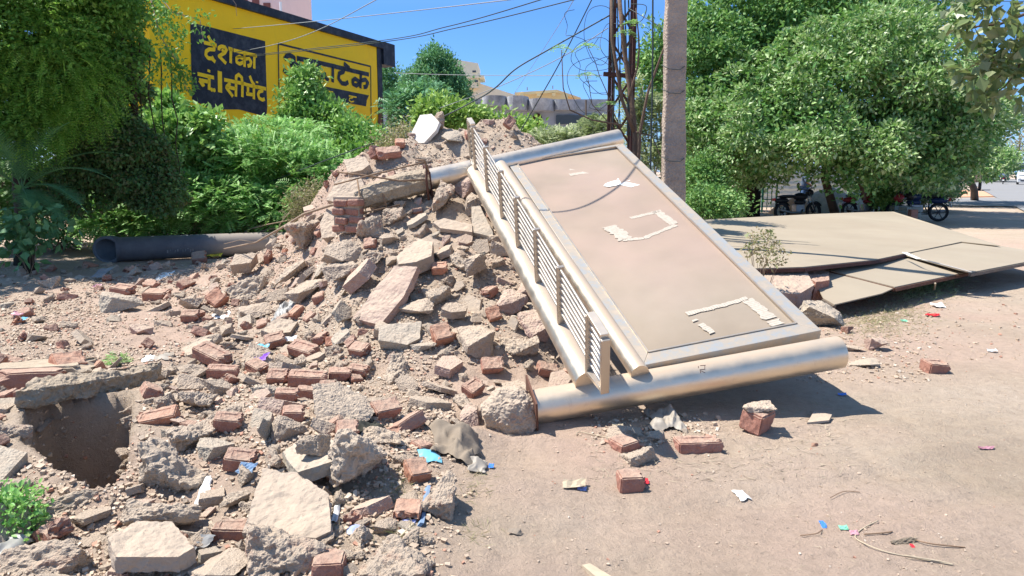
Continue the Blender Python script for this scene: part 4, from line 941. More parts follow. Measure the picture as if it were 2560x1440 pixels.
def limbs(name, lines, mat, parent=None, n_=7):
    m = MB()
    for pts, r0, r1 in lines:
        pts = [np.array(q, float) for q in pts]; k = len(pts)
        if k < 4:
            t = np.linspace(0, k-1, 7); pts = [np.array([np.interp(a, range(k), [q[j] for q in pts]) for j in range(3)]) for a in t]
            pts = [q+(0 if i in (0, 6) else .03*np.random.RandomState(int(abs(q[0]*1000))+i).randn(3)*np.linalg.norm(pts[-1]-pts[0])*.3) for i, q in enumerate(pts)]
        m.tube(pts, np.linspace(r0, r1, len(pts)), n_)
    return m.build(name, M[mat], parent, smooth=True)
def plant(name, label, cat, base, group=None):
    e = empty(name, base); tag(e, label, cat, group); return e
def pk(o, e): o.parent = e; o.location = Vector(o.location)-e.location; return o
# --- right: broad tree, tall tree behind, others
b = P(2095, 485, 25); b[2] = 0
e = plant('broad_tree', 'broad bushy tree with pale green sunlit leaves above the parked motorcycles', 'tree', b)
bl = [blob(2110, 190, 200, 150, 24.5, 2.6), blob(1960, 330, 170, 100, 23.5, 2.2), blob(2260, 290, 160, 150, 23.5, 2.4), blob(2180, 380, 125, 55, 22.5, 1.4), blob(1880, 270, 110, 100, 25, 2), blob(2330, 380, 85, 70, 24, 1.6), blob(2060, 360, 90, 45, 22.5, 1.2), blob(1790, 330, 95, 80, 25, 1.5), blob(2380, 300, 90, 90, 24, 1.8), blob(2300, 425, 70, 30, 22.4, .8), blob(2110, 425, 50, 30, 22.4, .8), blob(1900, 375, 90, 40, 23.2, 1.), blob(2200, 120, 130, 80, 25, 2), blob(2150, 455, 35, 18, 22.3, .4)]
pk(puffy('crown', bl, 260, .60, 300, .165, .09, 'leaf_right', 21, fill=0.), e); pk(crown('darkened_inner_foliage', bl, 1500, 14, .3, .2, .12, 'leaf_tall', 22, inner=.1), e)  # inner leaves in a darker green: shade of the hollows put into colour
pk(limbs('trunk', [([b, P(2060, 440, 25), P(2080, 300, 25), P(2100, 200, 25)], .16, .06), ([P(2070, 400, 25), P(1980, 330, 24.6), P(1900, 280, 24.8)], .09, .03), ([P(2080, 330, 25), P(2200, 280, 24.5), P(2270, 250, 24.3)], .09, .03), ([P(2160, 500, 23.5), P(2150, 440, 23.5), P(2170, 390, 24)], .07, .05)], 'bark'), e)
b = P(1880, 520, 26); b[2] = 0
e = plant('tall_tree', 'tall dark-leaved tree with a leaning black trunk behind the broad tree', 'tree', b)
bl = [blob(1840, 60, 120, 110, 28, 2.2), blob(1770, 190, 80, 120, 27, 1.8), blob(1960, 30, 130, 90, 28.5, 2.4), blob(2100, 10, 160, 80, 28.5, 2.4), blob(1750, 360, 60, 90, 26, 1.4), blob(1900, 160, 110, 90, 28, 2), blob(2260, 30, 120, 80, 28.5, 2), blob(1750, 270, 60, 90, 26.5, 1.4), blob(1720, 130, 45, 60, 27, 1.), blob(1800, 410, 70, 40, 26.5, 1.)]
pk(puffy('crown', bl, 230, .7, 260, .19, .11, 'leaf_tall', 33), e)
pk(limbs('trunk', [([b, P(1885, 470, 26), P(1915, 420, 26.3), P(1890, 300, 27), P(1893, 60, 28)], .3, .1), ([P(1905, 430, 26.3), P(1840, 330, 26.8), P(1790, 200, 27)], .12, .04), ([P(1892, 200, 27.5), P(1990, 90, 28), P(2100, 20, 28.5)], .1, .04)], 'darkbark'), e)
b = P(2440, 470, 40); b[2] = 0
e = plant('roadside_tree', 'pale feathery tree hanging over the far roadside right of the broad tree', 'tree', b)
bl = [blob(2405, 330, 80, 90, 36, 2.2), blob(2370, 405, 75, 50, 34, 1.8), blob(2480, 285, 55, 40, 36, 1.2), blob(2440, 200, 55, 60, 37, 1.4), blob(2425, 385, 45, 45, 38, 1.3)]
pk(puffy('crown', bl, 120, .7, 170, .2, .11, 'leaf_right', 41), e)
pk(limbs('trunk', [([b, P(2420, 420, 38), P(2420, 330, 36)], .2, .06)], 'bark'), e)
b = P(2475, 452, 105); b[2] = 0
e = plant('roadside_tree', 'small bright green tree far down the road', 'tree', b)
pk(crown('crown', [blob(2475, 405, 42, 34, 105, 3), blob(2510, 405, 22, 26, 110, 3)], 500, 12, .6, .5, .3, 'leaf_right', 42), e); pk(limbs('trunk', [([b, P(2475, 405, 105)], .25, .1)], 'bark'), e)
b = P(2552, 450, 130); b[2] = 0
e = plant('bare_tree', 'thin brownish half-bare tree above the bus', 'tree', b)
pk(limbs('trunk', [([b, P(2552, 390, 130), P(2548, 330, 130)], .3, .08)]+[([P(2552, 400-8*i, 130), P(2552+(22+3*i)*(-1)**i, 372-9*i, 130)], .1, .03) for i in range(6)], 'twig'), e)
pk(crown('crown', [blob(2550, 345, 40, 45, 130, 4)], 120, 8, .8, .5, .3, 'leaf_dry', 43), e)
# hanging branch with big leaves, top right
b = P(2700, -60, 9.5)
e = plant('big_leaved_branch', 'overhanging branch with big heart-shaped leaves at the top right corner', 'branch', b)
lines = [([b, P(2600, 20, 9.3), P(2500, 60, 9.1), P(2410, 70, 9)], .03, .008), ([P(2620, 10, 9.3), P(2560, 130, 9.1), P(2490, 200, 9)], .02, .006), ([P(2560, 130, 9.1), P(2540, 190, 9), P(2460, 260, 8.9)], .014, .005), ([b, P(2640, 100, 9.4), P(2590, 160, 9.2), P(2560, 240, 9.1)], .02, .006), ([P(2500, 60, 9.1), P(2470, 20, 9), P(2420, -10, 9)], .012, .005)]
pk(limbs('stem', lines, 'bark'), e)
pk(crown('foliage', [blob(2470, 40, 85, 55, 9, .35), blob(2530, 120, 50, 60, 9, .3), blob(2470, 180, 75, 45, 9, .3), blob(2545, 200, 30, 60, 9, .25), blob(2470, 245, 35, 22, 8.9, .15), blob(2410, 20, 40, 35, 9, .2)], 150, 3, .04, .17, .13, 'leaf_big', 51, droop=.5, inner=.2), e)
# low shrubs under the trees
for cx, cy, rx, ry, Y, ry_, mat, lb, sd in [
    (1775, 512, 90, 42, 21, .8, 'leaf_tall', 'low dusty shrub at the foot of the tall tree beside the boards', 61),
    (2325, 478, 70, 24, 29, .8, 'leaf_olive', 'low dark shrub behind the parked motorcycles', 62),
    (1755, 450, 60, 60, 23, .8, 'leaf_tall', 'dark shrub right beside the concrete pole', 63),
    (1840, 470, 70, 45, 30, .8, 'leaf_tall', 'dark undergrowth left of the iron gate, added to darken the background under the tall tree', 65), (2200, 470, 70, 38, 30.5, .8, 'leaf_tall', 'dark undergrowth added to darken the background behind the black and red motorcycle', 66), (2310, 465, 60, 32, 30.5, .8, 'leaf_tall', 'dark undergrowth added to darken the background behind the blue motorcycle', 67),  # rear undergrowth added to darken the bright background under the trees
    (2215, 492, 30, 18, 24.5, .4, 'leaf_shrub', 'small bright shrub between the motorcycles', 64)]:
    b = P(cx, cy, Y); b[2] = 0; e = plant('shrub', lb, 'shrub', b)
    pk(crown('foliage', [blob(cx, cy, rx, ry, Y, ry_)], 420, 13, .12, .12, .07, mat, sd, inner=.3), e); pk(limbs('stem', [([b, P(cx, cy, Y)], .04, .02), ([b, P(cx-rx*.5, cy, Y)], .03, .01), ([b, P(cx+rx*.5, cy, Y)], .03, .01)], 'twig'), e)
# --- middle distance
b = P(1095, 250, 38); b[2] = 0
e = plant('round_tree', 'dense dark green domed tree between the yellow wall and the house', 'tree', b)
pk(crown('crown', [blob(1090, 222, 80, 50, 38, 1.8), blob(1090, 165, 38, 40, 38, 1.2), blob(1118, 190, 32, 34, 38, 1.), blob(1050, 210, 40, 40, 38, 1.2), blob(1132, 244, 40, 32, 37.5, 1.)], 1500, 18, .15, .2, .085, 'leaf_conifer', 71, lum=.4), e)
pk(limbs('trunk', [([b, P(1095, 200, 38)], .25, .08)], 'bark'), e)
b = P(972, 250, 44); b[2] = 0
e = plant('slim_tree', 'slim dark green tree showing just right of the yellow wall', 'tree', b)
pk(crown('crown', [blob(974, 205, 22, 42, 44, 1), blob(985, 240, 25, 30, 44, 1)], 350, 14, .2, .2, .1, 'leaf_conifer', 72), e); pk(limbs('trunk', [([b, P(974, 200, 44)], .2, .08)], 'bark'), e)
def shrub(kind, label, bls, mat, seed, n_, base, stems=(), smat='twig', name='shrub', **kw):
    srad = .022 if name != 'weed' else .004; wob = .15 if name != 'weed' else .02; ex = .4 if name != 'weed' else .03
    e = plant(name, label, 'shrub', base)
    if kind == 'f': pk(feather('foliage', bls, n_, mat, seed, **kw), e)
    else: pk(crown('foliage', bls, n_, kw.pop('per', 14), kw.pop('spread', .12), kw.pop('L', .12), kw.pop('W', .06), mat, seed, **kw), e)
    rr = np.random.RandomState(seed); L_ = list(stems)
    for c, r_ in bls:
        for _ in range(3): L_.append(([base+[rr.uniform(-ex, ex), rr.uniform(-ex, ex)*.5, 0], (base+c)/2+rr.randn(3)*wob, c+r_*unit(rr.randn(3))*.7], srad, srad*.3))
    pk(limbs('stem', L_, smat, n_=5), e); return e
def B0(px, py, Y): q = P(px, py, Y); q[2] = 0; return q
shrub('f', 'feathery blue-green shrub right of the yellow wall', [blob(1035, 275, 60, 38, 26, .9), blob(1060, 250, 50, 30, 27, .9)], 'leaf_conifer', 81, 700, B0(1035, 330, 26), L=.5, pairs=6, ll=.16, lw=.07)
shrub('l', 'yellow-green leafy hedge behind the crest of the heap', [blob(1150, 297, 85, 17, 17, .6), blob(1250, 318, 60, 12, 17, .5), blob(1305, 335, 40, 15, 17, .5), blob(1100, 295, 50, 30, 17, .5)], 'leaf_hedge', 82, 1300, B0(1180, 360, 17), L=.15, W=.075, gap=.75)
shrub('l', 'dry brown twiggy shrub beside the white slab', [blob(1010, 365, 40, 40, 12.5, .4), blob(985, 400, 50, 35, 12.5, .4)], 'leaf_dry', 83, 330, B0(1000, 420, 12.5), L=.07, W=.03)
shrub('f', 'dusty olive thicket behind the far end of the sign', [blob(1430, 352, 70, 18, 15, .5), blob(1500, 328, 40, 24, 15, .5), blob(1380, 355, 50, 18, 14.5, .4)], 'leaf_olive', 84, 1100, B0(1450, 420, 15), L=.26, gap=.6)
shrub('f', 'dusty olive creeper thicket between the lattice pole and the concrete pole', [blob(1625, 330, 45, 110, 13, .5), blob(1630, 430, 55, 70, 12.5, .5), blob(1600, 250, 30, 60, 13, .4)], 'leaf_olive', 85, 1300, B0(1625, 480, 13), L=.24, gap=.65)
shrub('l', 'leafy creeper with small green leaves high between the two poles', [blob(1640, 130, 40, 60, 15, .4), blob(1620, 210, 50, 60, 15, .4)], 'leaf_tall', 86, 330, B0(1640, 480, 15), L=.11, W=.065, gap=.7)
# --- left: bushes in front of the wall
shrub('f', 'wide feathery bush with pale green drooping leaves behind the dark pipe', [blob(640, 420, 230, 80, 16, 1.2), blob(500, 510, 190, 65, 15, .9), blob(760, 470, 130, 80, 15.6, .9), blob(620, 540, 200, 45, 14.9, .6), blob(690, 345, 120, 34, 17, .8), blob(560, 410, 110, 50, 16.3, 1)], 'leaf_feather', 91, 9500, B0(620, 600, 15.8), name='feathery_bush', L=.30, gap=.72, ll=.085, lw=.032)
shrub('f', 'small feathery bush hanging over the mouth of the pipe', [blob(330, 520, 110, 55, 14.3, .5), blob(420, 480, 80, 40, 14.6, .5), blob(300, 560, 90, 30, 14, .4)], 'leaf_feather', 92, 1700, B0(340, 590, 14.3), name='feathery_bush', gap=.6, ll=.08)
shrub('l', 'upright leafy shrub with glossy leaves in front of the painted lettering', [blob(765, 205, 24, 24, 20, .4), blob(772, 245, 40, 26, 19.8, .5), blob(812, 292, 48, 28, 19.6, .5), blob(750, 290, 40, 24, 19.8, .4), blob(875, 335, 50, 30, 19, .5), blob(930, 362, 36, 24, 18.5, .5), blob(710, 235, 12, 8, 20, .15)], 'leaf_shrub', 93, 950, B0(800, 430, 19.4), L=.16, W=.075, spread=.13, gap=.65)
shrub('l', 'light green big-leaved climber between the dark tree and the yellow wall', [blob(420, 290, 32, 32, 15.5, .4), blob(510, 315, 38, 24, 15.5, .4), blob(420, 350, 55, 45, 15, .6), blob(500, 370, 60, 40, 15.4, .5)], 'leaf_shrub', 94, 800, B0(460, 560, 15.2), L=.17, W=.11, gap=.7)
shrub('l', 'dark green undergrowth behind the feathery bush', [blob(560, 480, 220, 80, 17.5, .8), blob(860, 430, 100, 60, 17.5, .7)], 'leaf_dark', 95, 1600, B0(640, 600, 17.5), L=.16, W=.1, inner=.1)
shrub('l', 'dry straw-coloured undergrowth along the far edge of the pipe', [blob(520, 572, 150, 18, 14.7, .25), blob(780, 520, 50, 50, 13.8, .3)], 'leaf_dry', 96, 420, B0(520, 600, 14.7), L=.1, W=.02)
shrub('f', 'dense dark green feathery growth filling the ground behind the palm', [blob(150, 400, 220, 120, 16, .8), blob(60, 500, 150, 80, 14.5, .6), blob(260, 520, 120, 60, 14.6, .5), blob(-60, 430, 120, 140, 15, .8)], 'leaf_tall', 89, 3600, B0(150, 580, 15), name='feathery_bush', L=.3, ll=.1, lw=.045)
b = B0(50, 560, 12.5)
e = plant('vine_covered_tree', 'big dark tree hung with vines filling the top left corner', 'tree', b)
bl = [blob(60, 90, 130, 130, 11.6, .9), blob(200, 60, 130, 110, 12, 1), blob(265, 80, 80, 100, 12.2, .9), blob(60, 260, 120, 110, 11.8, .8), blob(180, 200, 120, 120, 12.4, .8), blob(330, 10, 55, 38, 11.8, .5), blob(-80, 150, 140, 220, 11.5, 1), blob(60, -90, 240, 120, 11.5, 1.2)]
pk(puffy('crown', bl, 300, .28, 210, .085, .05, 'leaf_dark', 101), e)
bl = [blob(260, 240, 90, 130, 12.6, .6), blob(340, 420, 80, 90, 12.9, .5), blob(270, 380, 110, 110, 12.8, .5), blob(410, 490, 55, 45, 13, .4), blob(200, 470, 120, 70, 12.9, .5)]
pk(puffy('vine', bl, 260, .24, 190, .075, .056, 'leaf_vine', 102, droop=.6), e)
pk(feather('hanging_leaves', [blob(110, 150, 130, 130, 11.3, .5), blob(60, 300, 120, 90, 11.3, .4), blob(200, 230, 90, 100, 11.6, .4), blob(40, 60, 90, 80, 11.2, .4)], 2400, 'leaf_neem', 105, L=.24, ll=.05, lw=.02, dirb=(.1, -.2, -.5), gap=.6), e)
pk(limbs('trunk', [([b, P(60, 330, 12.4), P(40, 200, 12)], .16, .09), ([P(60, 330, 12.4), P(130, 200, 12.2), P(200, 60, 12)], .1, .05), ([P(330, 420, 13), P(330, 200, 12.5), P(300, 80, 12.2)], .07, .04)]+[([P(300+25*i, 60+15*i, 12.4), P(290+30*i, 300, 12.75), P(300+30*i, 480, 13)], .012, .008) for i in range(6)], 'darkbark'), e)
bl = [blob(410, 40, 60, 40, 11.6, .3), blob(430, 110, 40, 50, 11.7, .25), blob(460, 190, 30, 40, 11.7, .2), blob(500, 60, 22, 40, 11.5, .15), blob(385, 160, 30, 50, 11.8, .2), blob(440, 170, 18, 30, 11.6, .15)]
e2 = plant('hanging_branch', 'thin leafy branches hanging in front of the yellow wall', 'branch', P(380, -40, 11.7))
pk(crown('foliage', bl, 125, 7, .06, .075, .05, 'leaf_dark', 103, droop=.8, inner=.2), e2)
pk(limbs('stem', [([P(360, -60, 11.8), P(430, 30, 11.7), P(500, 50, 11.6), P(510, 110, 11.6)], .012, .004), ([P(370, -30, 11.8), P(400, 90, 11.8), P(440, 150, 11.7), P(470, 230, 11.7)], .01, .004), ([P(560, -40, 11.5), P(590, 10, 11.5), P(592, 40, 11.5)], .006, .003)], 'twig'), e2)
# off-frame tree that throws its shade over the left ground
b = np.array([-11.5, 11.5, 0.])
e = plant('shade_tree', 'large tree just outside the left edge of the picture', 'tree', b)
pk(crown('crown', [(np.array([-11., 12., 4.6]), np.array([2.2, 2.2, 1.6])), (np.array([-10., 10.6, 4.2]), np.array([1.6, 1.6, 1.2]))], 900, 14, .2, .2, .14, 'leaf_dark', 104, inner=.2), e); pk(limbs('trunk', [([b, b+[0.2, 0, 4]], .2, .1)], 'darkbark'), e)
# palm fronds
def frond(m, base, d, L, n_=34, droop=.55, w0=.3):
    d = np.array(d, float); d /= np.linalg.norm(d); pts = [base]
    for i in range(14): pts.append(pts[-1]+d*L/14); d = unit(d+[0, 0, -droop/14*1.6])
    pts = np.array(pts); m.tube(pts, np.linspace(.013, .004, 15), 5)
    for k in range(n_):
        t = .12+.86*k/n_; i = min(int(t*14), 13); q = pts[i]+(pts[i+1]-pts[i])*(t*14-i); dd = unit(pts[i+1]-pts[i]); x = unit(np.cross(dd, [0, 0, 1.])); l = w0*math.sin(math.pi*min(t+.12, 1))**.5
        for s in (-1, 1):
            e_ = q+unit(x*s+dd*.75+np.array([0, 0, .12]))*l*random.uniform(.8, 1.1); m.add([q-dd*.018, q+dd*.018, e_], [(0, 1, 2)])
b = B0(60, 560, 11.3)
e = plant('palm', 'young palm with dark feather fronds in the shade at the left edge', 'palm', b)
for i, (tx, ty, dY, L) in enumerate([(250, 385, -.3, 1.7), (230, 470, -.7, 1.6), (120, 350, -.2, 1.5), (0, 380, -.5, 1.5), (60, 330, .2, 1.5), (180, 430, .4, 1.6), (-60, 450, -.6, 1.6), (200, 560, -.7, 1.3), (90, 540, -1.1, 1.1)]):
    o0 = P(55, 475, 11.3); t_ = P(tx, ty, 11.3+dY); m = MB(); frond(m, o0, t_-o0+np.array([0, 0, .5]), L, 34, .75); pk(m.build('frond', M['palm'], None), e)
pk(limbs('trunk', [([b, P(55, 475, 11.3)], .09, .07)], 'darkbark'), e)
b = hit(60, 600)
shrub('l', 'weedy plant with broad blue-green leaves at the left edge below the palm', [blob(80, 570, 70, 40, 10.6, .3), blob(30, 600, 50, 30, 10.4, .25)], 'palm', 97, 60, B0(70, 620, 10.6), L=.15, W=.12, per=5, droop=.4, name='weed')
p = hit(35, 1330)
shrub('l', 'leafy green weed with small leaves in the bottom left corner', [(p+[0, .02, .09], np.array([.13, .1, .09])), (p+[-.1, .0, .12], np.array([.1, .1, .1])), (p+[.06, -.02, .04], np.array([.1, .08, .05]))], 'leaf_feather', 98, 110, p, L=.035, W=.02, per=9, spread=.02, name='weed')
p = hit(292, 910)
shrub('f', 'tiny tuft of fresh grass on the bare strip above the pit', [(p+[0, 0, .03], np.array([.06, .05, .03]))], 'leaf_feather', 99, 60, p, L=.07, ll=.02, lw=.006, name='weed')
p = np.array([*G(1905, 640, .25)[:2], .25]); p = P(1905, 660, 7.9)
shrub('l', 'dried-up sprig with a few green leaves by the masonry blocks', [(P(1900, 610, 7.9), np.array([.16, .12, .14])), (P(1930, 640, 7.9), np.array([.16, .1, .12]))], 'leaf_dry', 87, 70, B0(1915, 690, 7.9), L=.05, W=.025, per=6, spread=.04, name='weed')
shrub('l', 'two round green leaves on the sprig at the panel edge', [(P(1872, 625, 7.7), np.array([.05, .04, .05])), (P(1925, 585, 7.7), np.array([.03, .03, .03])), (P(1878, 583, 7.7), np.array([.03, .03, .03]))], 'leaf_big', 88, 7, B0(1890, 690, 7.7), L=.07, W=.06, per=1, spread=.01, name='weed')
# dry grass in front of the boards, straw on the dirt
def blades(n_, fn, L, seed, w_=.004, up=.6):
    r_ = np.random.RandomState(seed); c = np.array([fn(r_) for _ in range(n_)]); d = unit(np.c_[r_.randn(n_, 2)*.7, np.full(n_, up)*r_.rand(n_)]); nn = unit(r_.randn(n_, 3)+[0, 0, .5])
    return leaves_mesh(c, d, nn, L*r_.uniform(.4, 1.2, n_), np.full(n_, w_))
def gfn(x0, x1, y0, y1):
    def f(r_): p = G(r_.uniform(x0, x1), r_.uniform(y0, y1)); p[2] = zt(p[0], p[1])+.002; return p
    return f
def gpatch(cx, cy, rx, ry):
    def f(r_):
        a = r_.randn(2)*.5; k_ = int(r_.randint(0, 9)); q = G(cx+rx*(a[0]+.5*math.sin(k_*2.4)), cy+ry*(a[1]+.5*math.cos(k_*3.7))); q[2] = zt(q[0], q[1])+.002; return q
    return f
V, Fc = blades(2200, gpatch(2210, 790, 95, 45), .075, 4, .005); tag(mk('dry_grass', V, Fc, M['leaf_dry']), 'dry olive grass growing along the lower edge of the boards', 'grass', kind='stuff')
V, Fc = blades(1300, gpatch(2310, 715, 80, 30), .13, 5, .007); tag(mk('shaded_grass', V, Fc, M['leaf_olive']), 'grass in the shade under the boards', 'grass', kind='stuff')
V, Fc = blades(650, gfn(1000, 2560, 1000, 1440), .04, 6, .0022, .12); V2, F2 = blades(700, gfn(1480, 2120, 1000, 1200), .07, 7, .004, .15)
tag(mk('dry_litter', np.r_[V, V2], np.r_[Fc, F2+len(V)], M['straw']), 'bits of straw and dry leaf scattered over the dirt', 'litter', kind='stuff')
V, Fc = blades(500, lambda r_: (lambda p: np.array([p[0], p[1], zt(p[0], p[1])]))(hit(r_.choice([1010, 985, 830, 1190])+r_.randn()*22, r_.choice([1245, 1340, 1200])+r_.randn()*16)), .07, 8, .003); tag(mk('straw_tufts', V, Fc, M['leaf_dry']), 'dry straw tufts round the foreground boulders', 'grass', kind='stuff')

# ================================================================== walls and buildings
# painted wall: a vertical plane through the right edge at 30 m, receding to the right
WD = 30.; az = R(21.5); wr = P(957, 300, WD); wdir = np.array([math.sin(az), math.cos(az), 0]); wn = np.array([math.cos(az), -math.sin(az), 0])
def wallp(px, py, off=0.): return onplane(px, py, wr+wn*off, wn)
def zx(x, y): return (380+x/4.129, y/4.129)          # coordinates noted on an enlargement
wl = wallp(405, 300); top = P(957, 120, WD)
b0 = wr.copy(); b0[2] = 0
bw = empty('painted_wall_building', b0); tag(bw, 'yellow painted house wall with black lettering behind the bushes', 'building')
LW = np.dot(wr-wl, wdir)+.2; topz = wallp(949, 121)[2]
def wp(u, z, o=0.): return b0-wdir*u+wn*o+np.array([0, 0, z])
m = MB(); m.prism([wp(0, 0), wp(LW, 0), wp(LW, topz), wp(0, topz)], wn, 3.5); pk(m.build('wall', M['yellow'], loc=b0), bw)
cz = wallp(953, 106)[2]
m = MB(); m.prism([wp(-.02, topz, .12), wp(LW+2, topz, .12), wp(LW+2, cz, .12), wp(-.02, cz, .12)], wn, 3.6)
q0 = wallp(978, 167)[2]; m.prism([wp(-.03, q0, .10), wp(-.03, cz+.03, .10), wp(-.9, cz+.03, .10), wp(-.9, q0, .10)], wn, 1.2); pk(m.build('coping', M['black'], loc=b0), bw)
m = MB(); m.prism([wp(-.02, 0, .02), wp(.32, 0, .02), wp(.32, topz-.003, .02), wp(-.02, topz-.003, .02)], wn, 3.4); pk(m.build('painted_border', M['black'], loc=b0), bw)
def wpoly(name, pts, mat, off): m = MB().add([wallp(*zx(x, y), off) for x, y in pts], [tuple(range(len(pts)))[::-1]]); return pk(m.build(name, M[mat], loc=b0), bw)
wpoly('painted_panel', [(395, 228), (1168, 425), (1190, 1115), (1180, 1205), (900, 1130), (620, 1130), (415, 1030)], 'black', .012)
wpoly('painted_ribbon', [(1385, 815), (1900, 915), (2240, 985), (2218, 1035), (2210, 1098), (1900, 1040), (1385, 930)], 'black', .012)
wpoly('painted_rim', [(2360, 1000), (2372, 1000), (2380, 1290), (2330, 1290)], 'rust', .03)
def wtext(lines, w_, mat, off):
    o = strokes('painted_letter', lines, lambda x, y: wallp(*zx(x, y), off), w_, M[mat], None, up=wn); return pk(o, bw)
k_ = .104
Y1 = [  # yellow letters, word by word
 [[(537, 438), (668, 470)], [(642, 462), (640, 512), (592, 508), (560, 528), (555, 568), (580, 600), (618, 604), (636, 590)], [(610, 598), (655, 640)], [(578, 368), (608, 425), (650, 458)]],
 [[(692, 520), (690, 492), (718, 478), (752, 486), (768, 514), (750, 545), (692, 580), (765, 655)], [(722, 532), (742, 518)], [(815, 500), (812, 652)], [(790, 500), (832, 512)]],
 [[(842, 518), (1083, 577)], [(957, 545), (955, 690)], [(955, 615), (905, 584), (872, 600), (874, 640), (905, 660), (950, 640)], [(960, 608), (1000, 600), (1024, 640), (1012, 676), (986, 680)], [(1057, 575), (1055, 708)]],
 [[(470, 762), (640, 802)], [(588, 718), (586, 745)], [(590, 790), (590, 928)], [(488, 828), (505, 850), (522, 878), (540, 866)], [(486, 824), (590, 846)]],
 [[(614, 925), (616, 925.5), (622, 927)]], [[(640, 930), (642, 930.5), (648, 932)]],
 [[(700, 735), (703, 955)]],
 [[(745, 822), (968, 868)], [(795, 838), (800, 868), (772, 892), (768, 905), (835, 996)], [(790, 900), (868, 918)], [(868, 852), (866, 998)], [(934, 868), (932, 1002)], [(934, 868), (926, 800), (896, 770), (868, 790), (868, 840)]],
 [[(968, 872), (1096, 902)], [(992, 885), (990, 965)], [(972, 968), (1045, 978)], [(1052, 895), (1052, 1024)], [(1008, 782), (1030, 840), (1058, 880)], [(1084, 838), (1085, 858)]],
 [[(1082, 895), (1178, 918)], [(1140, 912), (1138, 938), (1108, 946), (1094, 975), (1106, 1012), (1140, 1032), (1164, 1020)]]]
for w_ in Y1: wtext(w_, k_*(1.6 if w_ is Y1[6] else 1.0 if len(w_) > 1 else 1.1), 'yellow2', .02)
B1 = [
 [[(1370, 615), (1392, 578), (1430, 572), (1468, 596), (1470, 640), (1425, 664)], [(1425, 664), (1468, 684), (1475, 730), (1440, 758), (1390, 752), (1358, 716)], [(1470, 672), (1515, 668)], [(1516, 600), (1516, 748)], [(1496, 600), (1560, 614)]],
 [[(1560, 612), (1900, 688)], [(1640, 640), (1640, 740)], [(1640, 700), (1600, 668), (1572, 690), (1590, 730)], [(1735, 660), (1730, 690), (1700, 705), (1700, 750), (1750, 780), (1800, 770)], [(1780, 780), (1745, 820)], [(1780, 780), (1825, 835)], [(1868, 690), (1866, 850)]],
 [[(1900, 690), (2060, 726)], [(1985, 712), (1978, 740), (1935, 758), (1926, 810), (1960, 860), (2000, 866), (2028, 846)], [(1982, 655), (2040, 706)]],
 [[(2050, 726), (2240, 770)], [(2158, 752), (2152, 912)], [(2152, 850), (2098, 812), (2072, 832), (2076, 868), (2110, 884), (2150, 862)], [(2158, 832), (2206, 822), (2230, 856), (2214, 896), (2186, 900)]]]
for w_ in B1: wtext(w_, .155, 'black', .016)
wtext([[(1302, 450), (2258, 686)]], .06, 'black', .014); wtext([[(2258, 686), (2264, 1270)]], .05, 'black', .015); wtext([[(1304, 450), (1318, 1290)]], .05, 'black', .015)
wtext([[(2032, 988), (2112, 1004)], [(2075, 996), (2072, 1008), (2040, 1014), (2036, 1036), (2056, 1052), (2086, 1046)]], .05, 'yellow2', .02)
wtext([[(1790, 935), (1870, 952)], [(1806, 945), (1806, 985)], [(1850, 950), (1848, 1005)], [(1790, 978), (1848, 985)]], .05, 'yellow2', .02)
wtext([[(1425, 1050), (1490, 1060)], [(1440, 1062), (1470, 1080), (1460, 1110), (1490, 1105), (1490, 1065)], [(1545, 1060), (1545, 1120)], [(1440, 1010), (1480, 1020)]], .06, 'black', .016)
wtext([[(2050, 1108), (2060, 1110)], [(1985, 1158), (2130, 1180)], [(2020, 1165), (2030, 1200)], [(2090, 1178), (2100, 1210)]], .05, 'black', .016)
def building(name, label, mat, px, py_base, Y, boxes, cat='building'):
    b = P(px, py_base, Y); b[2] = 0; e = empty(name, b); tag(e, label, cat)
    return e
def pxbox(m, x0, y0, x1, y1, Y, dep):       # a box whose front face shows between these pixels
    a = P(x0, y1, Y); c = P(x1, y0, Y); z0, z1 = a[2], c[2]; m.box(((a[0]+c[0])/2, Y+dep/2, (z0+z1)/2), (abs(c[0]-a[0]), dep, z1-z0)); return m
e = building('white_house', 'white house showing through the leaves left of the yellow wall', 0, 400, 300, 38, 0)
pk(pxbox(MB(), 340, 30, 470, 430, 38, 6).build('wall', M['white_wall'], loc=e.location[:]), e)
for y in (60, 130): pk(pxbox(MB(), 398, y, 412, y+35, 37.96, .1).build('window', M['window'], loc=e.location[:]), e)
e = building('pink_house', 'pink house with dark grilled windows above the yellow wall', 0, 640, 300, 52, 0)
pk(pxbox(MB(), 560, -80, 697, 430, 52, 8).build('wall', M['pink_wall'], loc=e.location[:]), e)
for x in (602, 631, 659):
    w1 = pk(pxbox(MB(), x, -12+int((x-602)*.35), x+16, 12+int((x-602)*.3), 51.93, .1).build('window', M['grille'], loc=e.location[:]), e)
pk(MB().tube([P(701, 5, 51.8), P(703, 45, 51.8)], .09, 8).build('drainpipe', M['white_wall'], loc=e.location[:]), e)
e = building('grey_house', 'small grey house with a slatted window between wall and slim tree', 0, 972, 300, 50, 0)
pk(pxbox(MB(), 958, 225, 985, 430, 50, 5).build('wall', M['blue_wall'], loc=e.location[:]), e)
for k in range(4): pk(pxbox(MB(), 961, 228+5*k, 977, 230+5*k, 49.9, .1).build('slat', M['white_wall'], loc=e.location[:]), e)
